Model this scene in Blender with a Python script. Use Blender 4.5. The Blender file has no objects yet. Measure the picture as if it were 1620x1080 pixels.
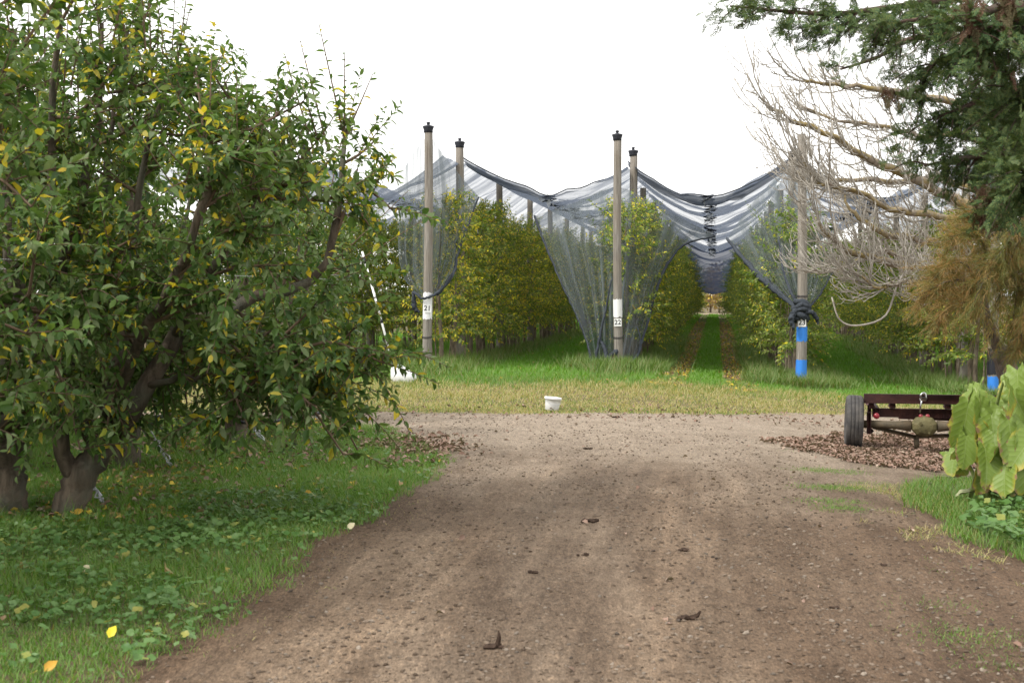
import bpy, math, random
import numpy as np
from mathutils import Vector
PI = math.pi
rng = np.random.default_rng(7)
random.seed(7)
S = bpy.context.scene
C = S.collection

# ------------------------------------------------------------------ camera
FPX = 2250.0
EYE = 1.75
PITCH = math.atan(75 / FPX)
cd = bpy.data.cameras.new('camera')
cam = bpy.data.objects.new('camera', cd)
C.objects.link(cam)
cam.location = (0, 0, EYE)
cam.rotation_euler = (PI / 2 - PITCH, 0, 0)
cd.lens = 50
cd.sensor_width = 36
cd.clip_start = 0.1
cd.clip_end = 3000
cd.dof.use_dof = True
cd.dof.focus_distance = 24
cd.dof.aperture_fstop = 5.6
S.camera = cam

# ------------------------------------------------------------------ terrain helpers
def sstep(a, b, x):
    t = np.clip((np.asarray(x, float) - a) / (b - a), 0, 1)
    return t * t * (3 - 2 * t)

def ground_z(x, y):
    """The ground falls away gently towards the east side of the yard, and levels out up the lanes."""
    x = np.asarray(x, float); y = np.asarray(y, float)
    z = -0.45 * sstep(1.0, 11.0, x) * (1 - sstep(36, 75, y)) * sstep(4, 14, y)
    z = z + 0.06 * sstep(23, 28, y) * (1 - sstep(2.0, 5.0, x)) * (1 - sstep(31, 40, y))
    return z

def ray(px, py):
    xr = (px - 810) / FPX; yu = -(py - 540) / FPX
    c, s = math.cos(PITCH), math.sin(PITCH)
    return np.array([xr, c + yu * s, -s + yu * c])

def at(px, py, Y):
    d = ray(px, py)
    return np.array([0, 0, EYE]) + d * (Y / d[1])

def on_ground(px, py):
    d = ray(px, py); t = 20.0
    for _ in range(30):
        p = np.array([0, 0, EYE]) + d * t
        t = (float(ground_z(p[0], p[1])) - EYE) / d[2]
    return np.array([0, 0, EYE]) + d * t

TH = math.atan((1133 - 810) / FPX)
CT, ST = math.cos(TH), math.sin(TH)
def uv2xy(u, v): return u * CT + v * ST, -u * ST + v * CT
def xy2uv(x, y): return x * CT - y * ST, x * ST + y * CT

def _hash(i, j, s):
    h = np.sin(i * 127.1 + j * 311.7 + s * 74.7) * 43758.5453
    return h - np.floor(h)
def vnoise(x, y, s=0.0):
    x = np.asarray(x, float); y = np.asarray(y, float)
    i = np.floor(x); j = np.floor(y); f = x - i; g = y - j
    f = f * f * (3 - 2 * f); g = g * g * (3 - 2 * g)
    a = _hash(i, j, s); b = _hash(i + 1, j, s); c = _hash(i, j + 1, s); d = _hash(i + 1, j + 1, s)
    return (a * (1 - f) + b * f) * (1 - g) + (c * (1 - f) + d * f) * g
def fbm(x, y, s=0.0, n=4):
    t = 0; a = 0.5
    for k in range(n):
        t = t + a * vnoise(x * 2 ** k, y * 2 ** k, s + k * 3.1); a *= 0.5
    return t

def inpoly(poly, x, y):
    x = np.asarray(x, float); y = np.asarray(y, float)
    r = np.zeros(x.shape, bool); n = len(poly)
    for i in range(n):
        x1, y1 = poly[i]; x2, y2 = poly[(i + 1) % n]
        if y1 == y2: continue
        c = ((y1 > y) != (y2 > y)) & (x < (x2 - x1) * (y - y1) / (y2 - y1) + x1)
        r ^= c
    return r

# ------------------------------------------------------------------ mesh builder
class MB:
    def __init__(s): s.V = []; s.F = []; s.M = []; s.UV = []; s.n = 0; s.has_uv = False
    def add(s, v, f, mat=0, uv=None):
        v = np.asarray(v, float).reshape(-1, 3)
        if len(v) == 0: return
        if isinstance(f, np.ndarray): f = [f]
        for a in f:
            a = np.asarray(a, int)
            if a.size == 0: continue
            s.F.append(a + s.n); s.M.append(np.full(len(a), mat, int))
        s.V.append(v); s.n += len(v)
        if uv is not None: s.UV.append(np.asarray(uv, float)); s.has_uv = True
        else: s.UV.append(np.zeros((len(v), 2)))
    def mesh(s, name, mats, smooth=True):
        me = bpy.data.meshes.new(name)
        if s.n:
            V = np.concatenate(s.V)
            me.vertices.add(len(V)); me.vertices.foreach_set('co', V.ravel().astype(np.float32))
            li = np.concatenate([a.ravel() for a in s.F])
            cnt = np.concatenate([np.full(len(a), a.shape[1], int) for a in s.F])
            me.loops.add(len(li)); me.loops.foreach_set('vertex_index', li.astype(np.int32))
            me.polygons.add(len(cnt))
            st = np.concatenate([[0], np.cumsum(cnt)[:-1]])
            me.polygons.foreach_set('loop_start', st.astype(np.int32))
            me.polygons.foreach_set('loop_total', cnt.astype(np.int32))
            me.polygons.foreach_set('material_index', np.concatenate(s.M).astype(np.int32))
            me.polygons.foreach_set('use_smooth', np.full(len(cnt), smooth))
            if s.has_uv:
                uv = np.concatenate(s.UV)[li]
                l = me.uv_layers.new(name='UVMap'); l.data.foreach_set('uv', uv.ravel().astype(np.float32))
            me.update(calc_edges=True); me.validate()
        for m in (mats if isinstance(mats, (list, tuple)) else [mats]): me.materials.append(m)
        return me
    def build(s, name, mats, parent=None, smooth=True, loc=None):
        o = bpy.data.objects.new(name, s.mesh(name, mats, smooth))
        C.objects.link(o)
        if parent is not None: o.parent = parent
        if loc is not None: o.location = loc
        return o

def tag(o, label=None, cat=None, group=None, kind=None):
    if label: o['label'] = label
    if cat: o['category'] = cat
    if group: o['group'] = group
    if kind: o['kind'] = kind
    return o
def thing(name, label, cat, loc=(0, 0, 0), rz=0.0, group=None):
    o = bpy.data.objects.new(name, None); C.objects.link(o)
    o.empty_display_size = 0.1
    o.location = loc; o.rotation_euler = (0, 0, rz)
    return tag(o, label, cat, group)
def dup(root, loc, rz, label, group=None, scale=1.0, color=None):
    r = root.copy(); C.objects.link(r); r.location = loc; r.rotation_euler = (0, 0, rz); r.scale = (scale,) * 3
    r['label'] = label
    if group: r['group'] = group
    for ch in root.children:
        c = ch.copy(); C.objects.link(c); c.parent = r
        if color is not None: c.color = color
        for g in ch.children:
            d = g.copy(); C.objects.link(d); d.parent = c
    return r

def nrm(a):
    a = np.asarray(a, float)
    return a / np.maximum(np.linalg.norm(a, axis=-1, keepdims=True), 1e-9)

def smooth_poly(pts, n):
    """Catmull-Rom through the points, n samples."""
    P = np.asarray(pts, float)
    if len(P) == 2: return P[0] + (P[1] - P[0]) * np.linspace(0, 1, n)[:, None]
    Q = np.vstack([2 * P[0] - P[1], P, 2 * P[-1] - P[-2]])
    t = np.linspace(0, len(P) - 1 - 1e-6, n); i = t.astype(int); f = (t - i)[:, None]
    a, b, c, d = Q[i], Q[i + 1], Q[i + 2], Q[i + 3]
    return 0.5 * (2 * b + (c - a) * f + (2 * a - 5 * b + 4 * c - d) * f ** 2 + (3 * b - a - 3 * c + d) * f ** 3)

def tube(mb, pts, rad, sides=6, mat=0, cap=True, jitter=0.0):
    P = np.asarray(pts, float); n = len(P)
    R = np.broadcast_to(np.asarray(rad, float), (n,)) if np.ndim(rad) == 0 else np.interp(np.linspace(0, 1, n), np.linspace(0, 1, len(rad)), rad)
    T = nrm(np.gradient(P, axis=0))
    a = np.array([0, 0, 1.0]) if abs(T[0][2]) < 0.9 else np.array([1.0, 0, 0])
    N = np.zeros_like(P); x = nrm(np.cross(T[0], a))
    for i in range(n):
        x = nrm(x - T[i] * np.dot(x, T[i])); N[i] = x
    B = np.cross(T, N)
    th = np.linspace(0, 2 * PI, sides, endpoint=False)
    rr = R[:, None] * np.ones(sides)
    if jitter: rr = rr * (1 + jitter * (rng.random((n, sides)) - 0.5) * 2)
    V = P[:, None, :] + rr[..., None] * (np.cos(th)[None, :, None] * N[:, None, :] + np.sin(th)[None, :, None] * B[:, None, :])
    i = np.arange(n - 1)[:, None] * sides; j = np.arange(sides)[None, :]; k = (j + 1) % sides
    F = np.stack([i + j, i + k, i + sides + k, i + sides + j], -1).reshape(-1, 4)
    Fs = [F]
    if cap and sides > 3:
        Fs.append(np.arange(sides)[None, ::-1].copy()); Fs.append((np.arange(sides) + (n - 1) * sides)[None, :])
    mb.add(V.reshape(-1, 3), Fs, mat)

def lathe(mb, prof, seg=20, mat=0, origin=(0, 0, 0)):
    pr = np.asarray(prof, float); n = len(pr)
    th = np.linspace(0, 2 * PI, seg, endpoint=False)
    V = np.stack([pr[:, 0][:, None] * np.cos(th), pr[:, 0][:, None] * np.sin(th), np.repeat(pr[:, 1][:, None], seg, 1)], -1).reshape(-1, 3) + np.asarray(origin)
    i = np.arange(n - 1)[:, None] * seg; j = np.arange(seg)[None, :]; k = (j + 1) % seg
    mb.add(V, np.stack([i + j, i + k, i + seg + k, i + seg + j], -1).reshape(-1, 4), mat)

def bevel_box(mb, c, sz, rot=None, b=0.008, mat=0):
    """A box with chamfered edges."""
    hx, hy, hz = np.asarray(sz, float) / 2; b = min(b, hx * .6, hy * .6, hz * .6)
    V = []; idx = {}
    for sx in (-1, 1):
        for sy in (-1, 1):
            for sz_ in (-1, 1):
                for ax in range(3):
                    p = [sx * hx, sy * hy, sz_ * hz]
                    for k in range(3):
                        if k != ax: p[k] -= (sx, sy, sz_)[k] * b
                    idx[(sx, sy, sz_, ax)] = len(V); V.append(p)
    Q = []; T = []
    for ax in range(3):
        o = [k for k in range(3) if k != ax]
        for s in (-1, 1):
            f = []
            for (a, c2) in ((-1, -1), (1, -1), (1, 1), (-1, 1)):
                k = [0, 0, 0]; k[ax] = s; k[o[0]] = a; k[o[1]] = c2
                f.append(idx[(k[0], k[1], k[2], ax)])
            if (s > 0) != (ax != 1): f = f[::-1]
            Q.append(f)
    for ax in range(3):                      # edges parallel to ax
        o = [k for k in range(3) if k != ax]
        for a in (-1, 1):
            for c2 in (-1, 1):
                f = []
                for s in (-1, 1):
                    k = [0, 0, 0]; k[ax] = s; k[o[0]] = a; k[o[1]] = c2
                    pr = (idx[(k[0], k[1], k[2], o[0])], idx[(k[0], k[1], k[2], o[1])])
                    f += list(pr) if s < 0 else list(pr[::-1])
                Q.append(f)
    for sx in (-1, 1):
        for sy in (-1, 1):
            for s3 in (-1, 1):
                T.append([idx[(sx, sy, s3, k)] for k in range(3)])
    V = np.array(V)
    if rot is not None: V = V @ np.asarray(rot, float).T
    mb.add(V + np.asarray(c, float), [np.array(Q), np.array(T)], mat)
def rotz(a): c, s = math.cos(a), math.sin(a); return np.array([[c, -s, 0], [s, c, 0], [0, 0, 1.0]])
def rotx(a): c, s = math.cos(a), math.sin(a); return np.array([[1, 0, 0], [0, c, -s], [0, s, c.real]])
def roty(a): c, s = math.cos(a), math.sin(a); return np.array([[c, 0, s], [0, 1, 0], [-s, 0, c]])

def scatter(mb, tv, tf, pos, yd, zd, sc, mat=0):
    """Copies of a small template (length along +Y, upper face +Z) merged into one mesh."""
    pos = np.asarray(pos, float); n = len(pos)
    if n == 0: return
    y = nrm(yd); x = np.cross(y, zd); bad = np.linalg.norm(x, axis=1) < 1e-4; x[bad] = (1, 0, 0)
    x = nrm(x); z = np.cross(x, y)
    sc = np.asarray(sc, float)
    if sc.ndim == 1: sc = np.repeat(sc[:, None], 3, 1)
    V = pos[:, None, :] + (tv[None, :, 0:1] * sc[:, None, 0:1] * x[:, None, :] + tv[None, :, 1:2] * sc[:, None, 1:2] * y[:, None, :] + tv[None, :, 2:3] * sc[:, None, 2:3] * z[:, None, :])
    k = len(tv)
    F = [(f[None] + (np.arange(n) * k)[:, None, None]).reshape(-1, f.shape[1]) for f in (tf if isinstance(tf, list) else [tf])]
    mb.add(V.reshape(-1, 3), F, mat)

# leaf templates (length 1)
LEAF = (np.array([[0, 0, 0], [0, .33, -.03], [0, .68, -.04], [-.2, .28, .05], [-.19, .62, .03], [.2, .28, .05], [.19, .62, .03], [0, 1, -.14]], float),
        np.array([[0, 1, 3], [0, 5, 1], [3, 1, 4], [1, 2, 4], [1, 5, 6], [1, 6, 2], [4, 2, 7], [2, 6, 7]]))
LEAF4 = (np.array([[0, 0, 0], [-.22, .45, .05], [.22, .45, .05], [0, 1, -.08], [0, .5, -.03]], float),
         np.array([[0, 4, 1], [0, 2, 4], [1, 4, 3], [4, 2, 3]]))
BLADE = (np.array([[-.5, 0, 0], [.5, 0, 0], [-.38, .5, .06], [.38, .5, .06], [0, 1, .32]], float),
         np.array([[0, 1, 3], [0, 3, 2], [2, 3, 4]]))
_a = np.linspace(0, 2 * PI, 16, endpoint=False)
_r = 1 + .07 * np.cos(5 * _a + PI / 2) - .55 * np.exp(-((np.mod(_a + PI / 2 + PI, 2 * PI) - PI) / .35) ** 2)
ROUND = (np.vstack([[0, .5, -.12], np.stack([.5 * _r * np.cos(_a), .5 + .5 * _r * np.sin(_a), 0.07 * np.cos(3 * _a)], 1)]),
         np.array([[0, 1 + i, 1 + (i + 1) % 16] for i in range(16)]))

# ------------------------------------------------------------------ materials
def mat(name):
    m = bpy.data.materials.new(name); m.use_nodes = True
    nt = m.node_tree; nt.nodes.clear()
    out = nt.nodes.new('ShaderNodeOutputMaterial')
    return m, nt, out
def N(nt, t, **kw):
    n = nt.nodes.new(t)
    for k, v in kw.items(): setattr(n, k, v)
    return n
def L(nt, a, b): nt.links.new(a, b)
def ramp(nt, fac, cols, interp='LINEAR'):
    r = N(nt, 'ShaderNodeValToRGB'); r.color_ramp.interpolation = interp
    el = r.color_ramp.elements
    while len(el) < len(cols): el.new(0.5)
    for e, (p, c) in zip(el, cols):
        e.position = p; e.color = (*c, 1) if len(c) == 3 else c
    L(nt, fac, r.inputs[0]); return r.outputs[0]
def coords(nt, kind='Object', scale=(1, 1, 1)):
    t = N(nt, 'ShaderNodeTexCoord'); mp = N(nt, 'ShaderNodeMapping'); mp.inputs['Scale'].default_value = scale
    L(nt, t.outputs[kind], mp.inputs[0]); return mp.outputs[0]
def noise(nt, vec, scale, detail=4, rough=.55, dist=0.0):
    n = N(nt, 'ShaderNodeTexNoise'); n.inputs['Scale'].default_value = scale; n.inputs['Detail'].default_value = detail
    n.inputs['Roughness'].default_value = rough; n.inputs['Distortion'].default_value = dist
    L(nt, vec, n.inputs['Vector']); return n.outputs['Fac']
def math_(nt, op, a, b=None, clamp=False):
    n = N(nt, 'ShaderNodeMath', operation=op); n.use_clamp = clamp
    for i, x in enumerate((a, b)):
        if x is None: continue
        if isinstance(x, (int, float)): n.inputs[i].default_value = x
        else: L(nt, x, n.inputs[i])
    return n.outputs[0]
def mix(nt, fac, a, b, blend='MIX'):
    n = N(nt, 'ShaderNodeMix', data_type='RGBA', blend_type=blend)
    for i, x in ((0, fac), (6, a), (7, b)):
        if isinstance(x, (int, float)): n.inputs[i].default_value = x
        elif isinstance(x, tuple): n.inputs[i].default_value = (*x, 1)
        else: L(nt, x, n.inputs[i])
    return n.outputs[2]
def principled(nt, out, col, rough=.7, spec=.3, metal=0.0, bump=None, bs=.3, bd=.02):
    p = N(nt, 'ShaderNodeBsdfPrincipled')
    if isinstance(col, tuple): p.inputs['Base Color'].default_value = (*col, 1)
    else: L(nt, col, p.inputs['Base Color'])
    if isinstance(rough, (int, float)): p.inputs['Roughness'].default_value = rough
    else: L(nt, rough, p.inputs['Roughness'])
    p.inputs['Specular IOR Level'].default_value = spec; p.inputs['Metallic'].default_value = metal
    if bump is not None:
        b = N(nt, 'ShaderNodeBump'); b.inputs['Strength'].default_value = bs; b.inputs['Distance'].default_value = bd
        L(nt, bump, b.inputs['Height']); L(nt, b.outputs[0], p.inputs['Normal'])
    L(nt, p.outputs[0], out.inputs[0]); return p

def leaf_mat(name, greens, yellows, frac=None, trans=.3, rough=.45, spec=.35, clump=1.6, patch=(.18, 3.0)):
    """Foliage: every leaf picks its own colour; frac of them has turned (None: read from the object's colour)."""
    m, nt, out = mat(name)
    g = N(nt, 'ShaderNodeNewGeometry'); rpi = g.outputs['Random Per Island']
    def rnd(k):
        w = N(nt, 'ShaderNodeTexWhiteNoise', noise_dimensions='1D'); L(nt, math_(nt, 'MULTIPLY', rpi, k), w.inputs['W']); return w.outputs['Value']
    r1, r2 = rnd(91.7), rnd(37.3)
    co = coords(nt, 'Object'); cl = noise(nt, co, clump, 2)
    if frac is None:
        oi = N(nt, 'ShaderNodeObjectInfo'); sp = N(nt, 'ShaderNodeSeparateColor'); L(nt, oi.outputs['Color'], sp.inputs[0]); fr = sp.outputs[0]
    else:
        v = N(nt, 'ShaderNodeValue'); v.outputs[0].default_value = frac; fr = v.outputs[0]
    lvl = math_(nt, 'MULTIPLY', fr, math_(nt, 'MULTIPLY', math_(nt, 'SUBTRACT', cl, patch[0]), patch[1]))
    isy = math_(nt, 'LESS_THAN', r1, lvl)
    n = len(greens); gc = ramp(nt, r2, [(i / max(1, n - 1), c) for i, c in enumerate(greens)])
    n = len(yellows); yc = ramp(nt, r2, [(i / max(1, n - 1), c) for i, c in enumerate(yellows)])
    col = mix(nt, isy, gc, yc)
    fine = noise(nt, co, 60, 2); col = mix(nt, .35, col, ramp(nt, fine, [(.3, (.55, .55, .5)), (.7, (1.0, 1.0, 1.0))]), 'MULTIPLY')
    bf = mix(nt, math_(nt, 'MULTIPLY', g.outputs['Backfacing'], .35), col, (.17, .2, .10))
    p = N(nt, 'ShaderNodeBsdfPrincipled'); L(nt, bf, p.inputs['Base Color']); p.inputs['Roughness'].default_value = rough; p.inputs['Specular IOR Level'].default_value = spec
    t = N(nt, 'ShaderNodeBsdfTranslucent'); L(nt, mix(nt, 1.0, col, (1.3, 1.35, .7), 'MULTIPLY'), t.inputs[0])
    ms = N(nt, 'ShaderNodeMixShader'); ms.inputs[0].default_value = trans
    L(nt, p.outputs[0], ms.inputs[1]); L(nt, t.outputs[0], ms.inputs[2]); L(nt, ms.outputs[0], out.inputs[0])
    return m
def simple(name, col, rough=.6, spec=.3, metal=0.0, var=.25, scale=20, bs=.2, bd=.005, stretch=(1, 1, 1)):
    m, nt, out = mat(name)
    co = coords(nt, 'Object', stretch); n1 = noise(nt, co, scale, 6); n2 = noise(nt, co, scale * .17, 3)
    lo = tuple(c * (1 - var) for c in col); hi = tuple(min(1, c * (1 + var)) for c in col)
    c = ramp(nt, math_(nt, 'ADD', math_(nt, 'MULTIPLY', n1, .6), math_(nt, 'MULTIPLY', n2, .4)), [(.3, lo), (.7, hi)])
    principled(nt, out, c, rough, spec, metal, n1, bs, bd); return m

M = {}
G_DARK = [(.042, .09, .022), (.064, .13, .028), (.09, .168, .036), (.125, .205, .05), (.165, .235, .085), (.22, .28, .14)]  # palest green paints in leaf sheen along with the pale undersides
Y_LEAF = [(.40, .44, .06), (.58, .50, .04), (.62, .50, .035), (.58, .42, .035), (.40, .38, .07)]
M['apple_leaf'] = leaf_mat('apple_leaf', G_DARK, Y_LEAF, .13, .36, .5, .25, 1.5, (.42, 8.0))
M['row_leaf'] = leaf_mat('row_leaf', [(.09, .165, .025), (.14, .23, .035), (.20, .285, .05), (.26, .33, .07), (.32, .34, .11)], [(.58, .60, .06), (.76, .68, .05), (.80, .66, .05), (.68, .46, .06), (.5, .52, .07)], None, .45, clump=1.2)
M['cypress'] = leaf_mat('cypress', [(.03, .064, .028), (.05, .095, .036), (.075, .13, .045), (.115, .18, .065)], [(.16, .21, .06), (.16, .17, .06)], .25, .2, .6, .2, 1.0)
M['dead_spray'] = leaf_mat('dead_spray', [(.08, .045, .03), (.13, .075, .05)], [(.16, .1, .07), (.16, .09, .06)], .2, .15, .8, .1)
M['feather'] = leaf_mat('feather', [(.13, .14, .05), (.22, .18, .065), (.29, .19, .075), (.33, .2, .08)], [(.38, .20, .08), (.42, .26, .11)], .3, .3, .7, .15, 1.3)
M['feather_olive'] = leaf_mat('feather_olive', [(.10, .135, .04), (.14, .16, .05), (.19, .18, .055), (.26, .2, .06)], [(.3, .18, .05), (.2, .2, .07)], .3, .3, .7, .15, 1.3)
M['grass'] = leaf_mat('grass', [(.08, .19, .02), (.105, .24, .026), (.135, .285, .034), (.17, .30, .05)], [(.36, .30, .12), (.26, .28, .07)], .10, .35, .5, .25, 1.2)
M['lane_grass'] = leaf_mat('lane_grass', [(.09, .26, .010), (.12, .32, .014), (.145, .35, .018), (.17, .34, .026)], [(.14, .22, .04), (.2, .2, .06)], .08, .35, .5, .25, .8)
M['tall_grass'] = leaf_mat('tall_grass', [(.07, .16, .018), (.10, .21, .026), (.14, .24, .04), (.19, .25, .07)], [(.3, .26, .12), (.25, .22, .1)], .16, .3, .5, .25, .8)
M['dry_grass'] = leaf_mat('dry_grass', [(.62, .50, .29), (.54, .43, .23), (.46, .39, .18), (.34, .34, .11)], [(.18, .27, .05), (.24, .29, .07)], .25, .3, .7, .15, .7)
M['weed'] = leaf_mat('weed', [(.06, .14, .03), (.085, .175, .04), (.115, .21, .06), (.14, .23, .085)], [(.2, .25, .06), (.3, .29, .07)], .06, .25, .5, .3)
M['litter_brown'] = leaf_mat('litter_brown', [(.16, .095, .07), (.26, .165, .125), (.34, .24, .19), (.2, .125, .095)], [(.44, .34, .27), (.12, .075, .055)], .2, .05, .8, .15)
M['litter_yellow'] = leaf_mat('litter_yellow', [(.42, .31, .08), (.36, .26, .12), (.26, .17, .09), (.3, .21, .13)], [(.62, .48, .06), (.5, .30, .05)], .3, .15, .7, .2)

def bark(name, c0, c1, c2, sc=9, bs=.8):
    m, nt, out = mat(name)
    co = coords(nt, 'Object', (1, 1, .35)); n1 = noise(nt, co, sc, 8, .65, .6); n2 = noise(nt, coords(nt, 'Object'), sc * .3, 4)
    c = mix(nt, ramp(nt, n2, [(.45, (0, 0, 0)), (.62, (1, 1, 1))]), ramp(nt, n1, [(.3, c0), (.65, c1)]), c2)
    c = mix(nt, .5, c, ramp(nt, n1, [(.32, (.35, .35, .35)), (.6, (1, 1, 1))]), 'MULTIPLY')
    principled(nt, out, c, .85, .2, 0, n1, 1.0, .06); return m
M['apple_bark'] = bark('apple_bark', (.06, .047, .035), (.165, .128, .095), (.13, .125, .095))
M['row_bark'] = bark('row_bark', (.09, .07, .05), (.24, .19, .14), (.2, .17, .12), 14)
M['twig'] = simple('twig', (.13, .09, .06), .8, .2)
M['cypress_bark'] = bark('cypress_bark', (.06, .04, .03), (.14, .09, .07), (.1, .08, .06))
M['feather_bark'] = bark('feather_bark', (.07, .055, .045), (.2, .16, .13), (.17, .14, .12), 16, 1.0)
def fig_bark():
    m, nt, out = mat('fig_bark')
    co = coords(nt, 'Object'); n1 = noise(nt, co, 3.2, 6, .7); n2 = noise(nt, co, 22, 5)
    base = ramp(nt, n2, [(.3, (.13, .105, .08)), (.7, (.30, .255, .205))])
    c = mix(nt, ramp(nt, n1, [(.45, (0, 0, 0)), (.55, (.85, .85, .85))]), base, ramp(nt, n2, [(.3, (.16, .13, .06)), (.7, (.30, .22, .07))]))
    principled(nt, out, c, .85, .2, 0, n2, .5, .01); return m
M['fig_bark'] = fig_bark()
M['fig_twig'] = simple('fig_twig', (.33, .305, .265), .8, .2, var=.35, scale=12)

def post_wood():
    m, nt, out = mat('post_wood')
    co = coords(nt, 'Object', (1, 1, .05)); g = noise(nt, co, 45, 6, .7); w = noise(nt, coords(nt, 'Object', (1, 1, .25)), 4, 4)
    cr = noise(nt, coords(nt, 'Object', (1, 1, .02)), 26, 3)
    c = ramp(nt, g, [(.28, (.085, .075, .062)), (.48, (.20, .182, .158)), (.72, (.31, .288, .255))])
    c = mix(nt, ramp(nt, w, [(.45, (0, 0, 0)), (.7, (.6, .6, .6))]), c, (.19, .155, .115))
    crk = ramp(nt, cr, [(.30, (.25, .22, .2)), (.36, (1, 1, 1))])
    c = mix(nt, 1.0, c, crk, 'MULTIPLY')
    principled(nt, out, c, .85, .2, 0, math_(nt, 'ADD', g, math_(nt, 'MULTIPLY', crk, .5)), .6, .006); return m
M['post_wood'] = post_wood()
def paint(name, col):
    m, nt, out = mat(name)
    g = noise(nt, coords(nt, 'Object', (1, 1, .06)), 40, 5, .7); w = noise(nt, coords(nt, 'Object', (1, 1, .3)), 9, 5, .7)
    c = mix(nt, ramp(nt, g, [(.3, (1, 1, 1)), (.42, (0, 0, 0))]), col, tuple(x * .55 for x in col))
    c = mix(nt, ramp(nt, w, [(.66, (0, 0, 0)), (.74, (.8, .8, .8))]), c, (.26, .23, .2))
    principled(nt, out, c, .65, .3, 0, g, .5, .004); return m
M['white_paint'] = paint('white_paint', (.72, .72, .72))
M['blue_paint'] = paint('blue_paint', (.035, .20, .62))
M['plate_white'] = simple('plate_white', (.78, .78, .77), .5, .3, var=.06)
M['black'] = simple('black', (.012, .012, .014), .6, .3)
M['cap_plastic'] = simple('cap_plastic', (.018, .02, .028), .5, .4, var=.4, scale=8)
M['white_plastic'] = simple('white_plastic', (.74, .74, .73), .45, .35, var=.08, scale=7)
M['pole_white'] = simple('pole_white', (.7, .7, .68), .5, .3, var=.12, scale=12)

def net_mat(name, lo, hi, col, stripes=True, sharp=(.42, .62)):
    """Bird netting: fine threads that let part of the light through; where it is bunched in folds it is denser."""
    m, nt, out = mat(name)
    if stripes:
        t = N(nt, 'ShaderNodeTexCoord'); mp = N(nt, 'ShaderNodeMapping'); mp.inputs['Scale'].default_value = (.22, 1.5, 1)
        L(nt, t.outputs['UV'], mp.inputs[0])
        n1 = noise(nt, mp.outputs[0], 1.0, 3, .6, .5)
        mp2 = N(nt, 'ShaderNodeMapping'); mp2.inputs['Scale'].default_value = (.6, 6.0, 1); L(nt, t.outputs['UV'], mp2.inputs[0])
        n2 = noise(nt, mp2.outputs[0], 1.0, 3, .6, .4)
        d = math_(nt, 'ADD', math_(nt, 'MULTIPLY', n1, .68), math_(nt, 'MULTIPLY', n2, .32))
    else:
        t = N(nt, 'ShaderNodeTexCoord'); mp = N(nt, 'ShaderNodeMapping'); mp.inputs['Scale'].default_value = (14, 1.2, 1)
        L(nt, t.outputs['UV'], mp.inputs[0]); d = noise(nt, mp.outputs[0], 1.0, 4, .65, .3)
    f = ramp(nt, d, [(sharp[0], (lo,) * 3), (sharp[1], (hi,) * 3)])
    df = N(nt, 'ShaderNodeBsdfDiffuse'); df.inputs[0].default_value = (*col, 1)
    tl = N(nt, 'ShaderNodeBsdfTranslucent'); tl.inputs[0].default_value = (*col, 1)
    a = N(nt, 'ShaderNodeMixShader'); a.inputs[0].default_value = .45; L(nt, df.outputs[0], a.inputs[1]); L(nt, tl.outputs[0], a.inputs[2])
    tr = N(nt, 'ShaderNodeBsdfTransparent'); b = N(nt, 'ShaderNodeMixShader')
    L(nt, f, b.inputs[0]); L(nt, tr.outputs[0], b.inputs[1]); L(nt, a.outputs[0], b.inputs[2]); L(nt, b.outputs[0], out.inputs[0])
    return m
NETC = (.15, .175, .225)
M['net'] = net_mat('net', .54, .93, NETC)
M['net_dense'] = net_mat('net_dense', .86, .98, (.035, .048, .085))
M['net_fold'] = net_mat('net_fold', .6, .95, NETC, True, (.3, .6))
M['net_drape'] = net_mat('net_drape', .34, .78, (.17, .195, .21), False)
M['net_hem'] = simple('net_hem', (.045, .052, .062), .9, .1, var=.5, scale=25, bs=.8, bd=.02)
M['net_lace'] = simple('net_lace', (.025, .03, .045), .9, .1)
M['net_flap'] = net_mat('net_flap', .5, .9, (.62, .65, .7))

def rust(name, c0, c1, c2):
    m, nt, out = mat(name)
    co = coords(nt, 'Object'); n1 = noise(nt, co, 7, 6, .7); n2 = noise(nt, co, 60, 4)
    c = ramp(nt, n1, [(.3, c0), (.5, c1), (.72, c2)]); c = mix(nt, .4, c, ramp(nt, n2, [(.3, (.5, .5, .5)), (.7, (1, 1, 1))]), 'MULTIPLY')
    principled(nt, out, c, .7, .3, 0, n2, .3, .003); return m
M['rust_beam'] = rust('rust_beam', (.035, .018, .018), (.07, .03, .028), (.12, .05, .04))
M['axle_metal'] = rust('axle_metal', (.05, .04, .028), (.10, .08, .05), (.14, .10, .06))
M['olive_metal'] = rust('olive_metal', (.075, .065, .03), (.13, .115, .05), (.17, .14, .07))
M['chrome'] = simple('chrome', (.5, .5, .5), .3, .5, 1.0)
M['red_lens'] = simple('red_lens', (.25, .02, .03), .3, .5)
def rubber():
    m, nt, out = mat('rubber')
    n = noise(nt, coords(nt, 'Object'), 9, 6, .7)
    c = ramp(nt, n, [(.35, (.035, .035, .037)), (.7, (.11, .10, .09))]); principled(nt, out, c, .8, .25, 0, n, .2, .004); return m
M['rubber'] = rubber()
M['wire'] = simple('wire', (.45, .46, .48), .4, .5, .6)
M['foil'] = simple('foil', (.42, .43, .45), .35, .5, .3, var=.5, scale=40, bs=.8)
M['hose'] = simple('hose', (.014, .014, .02), .5, .35)

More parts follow.
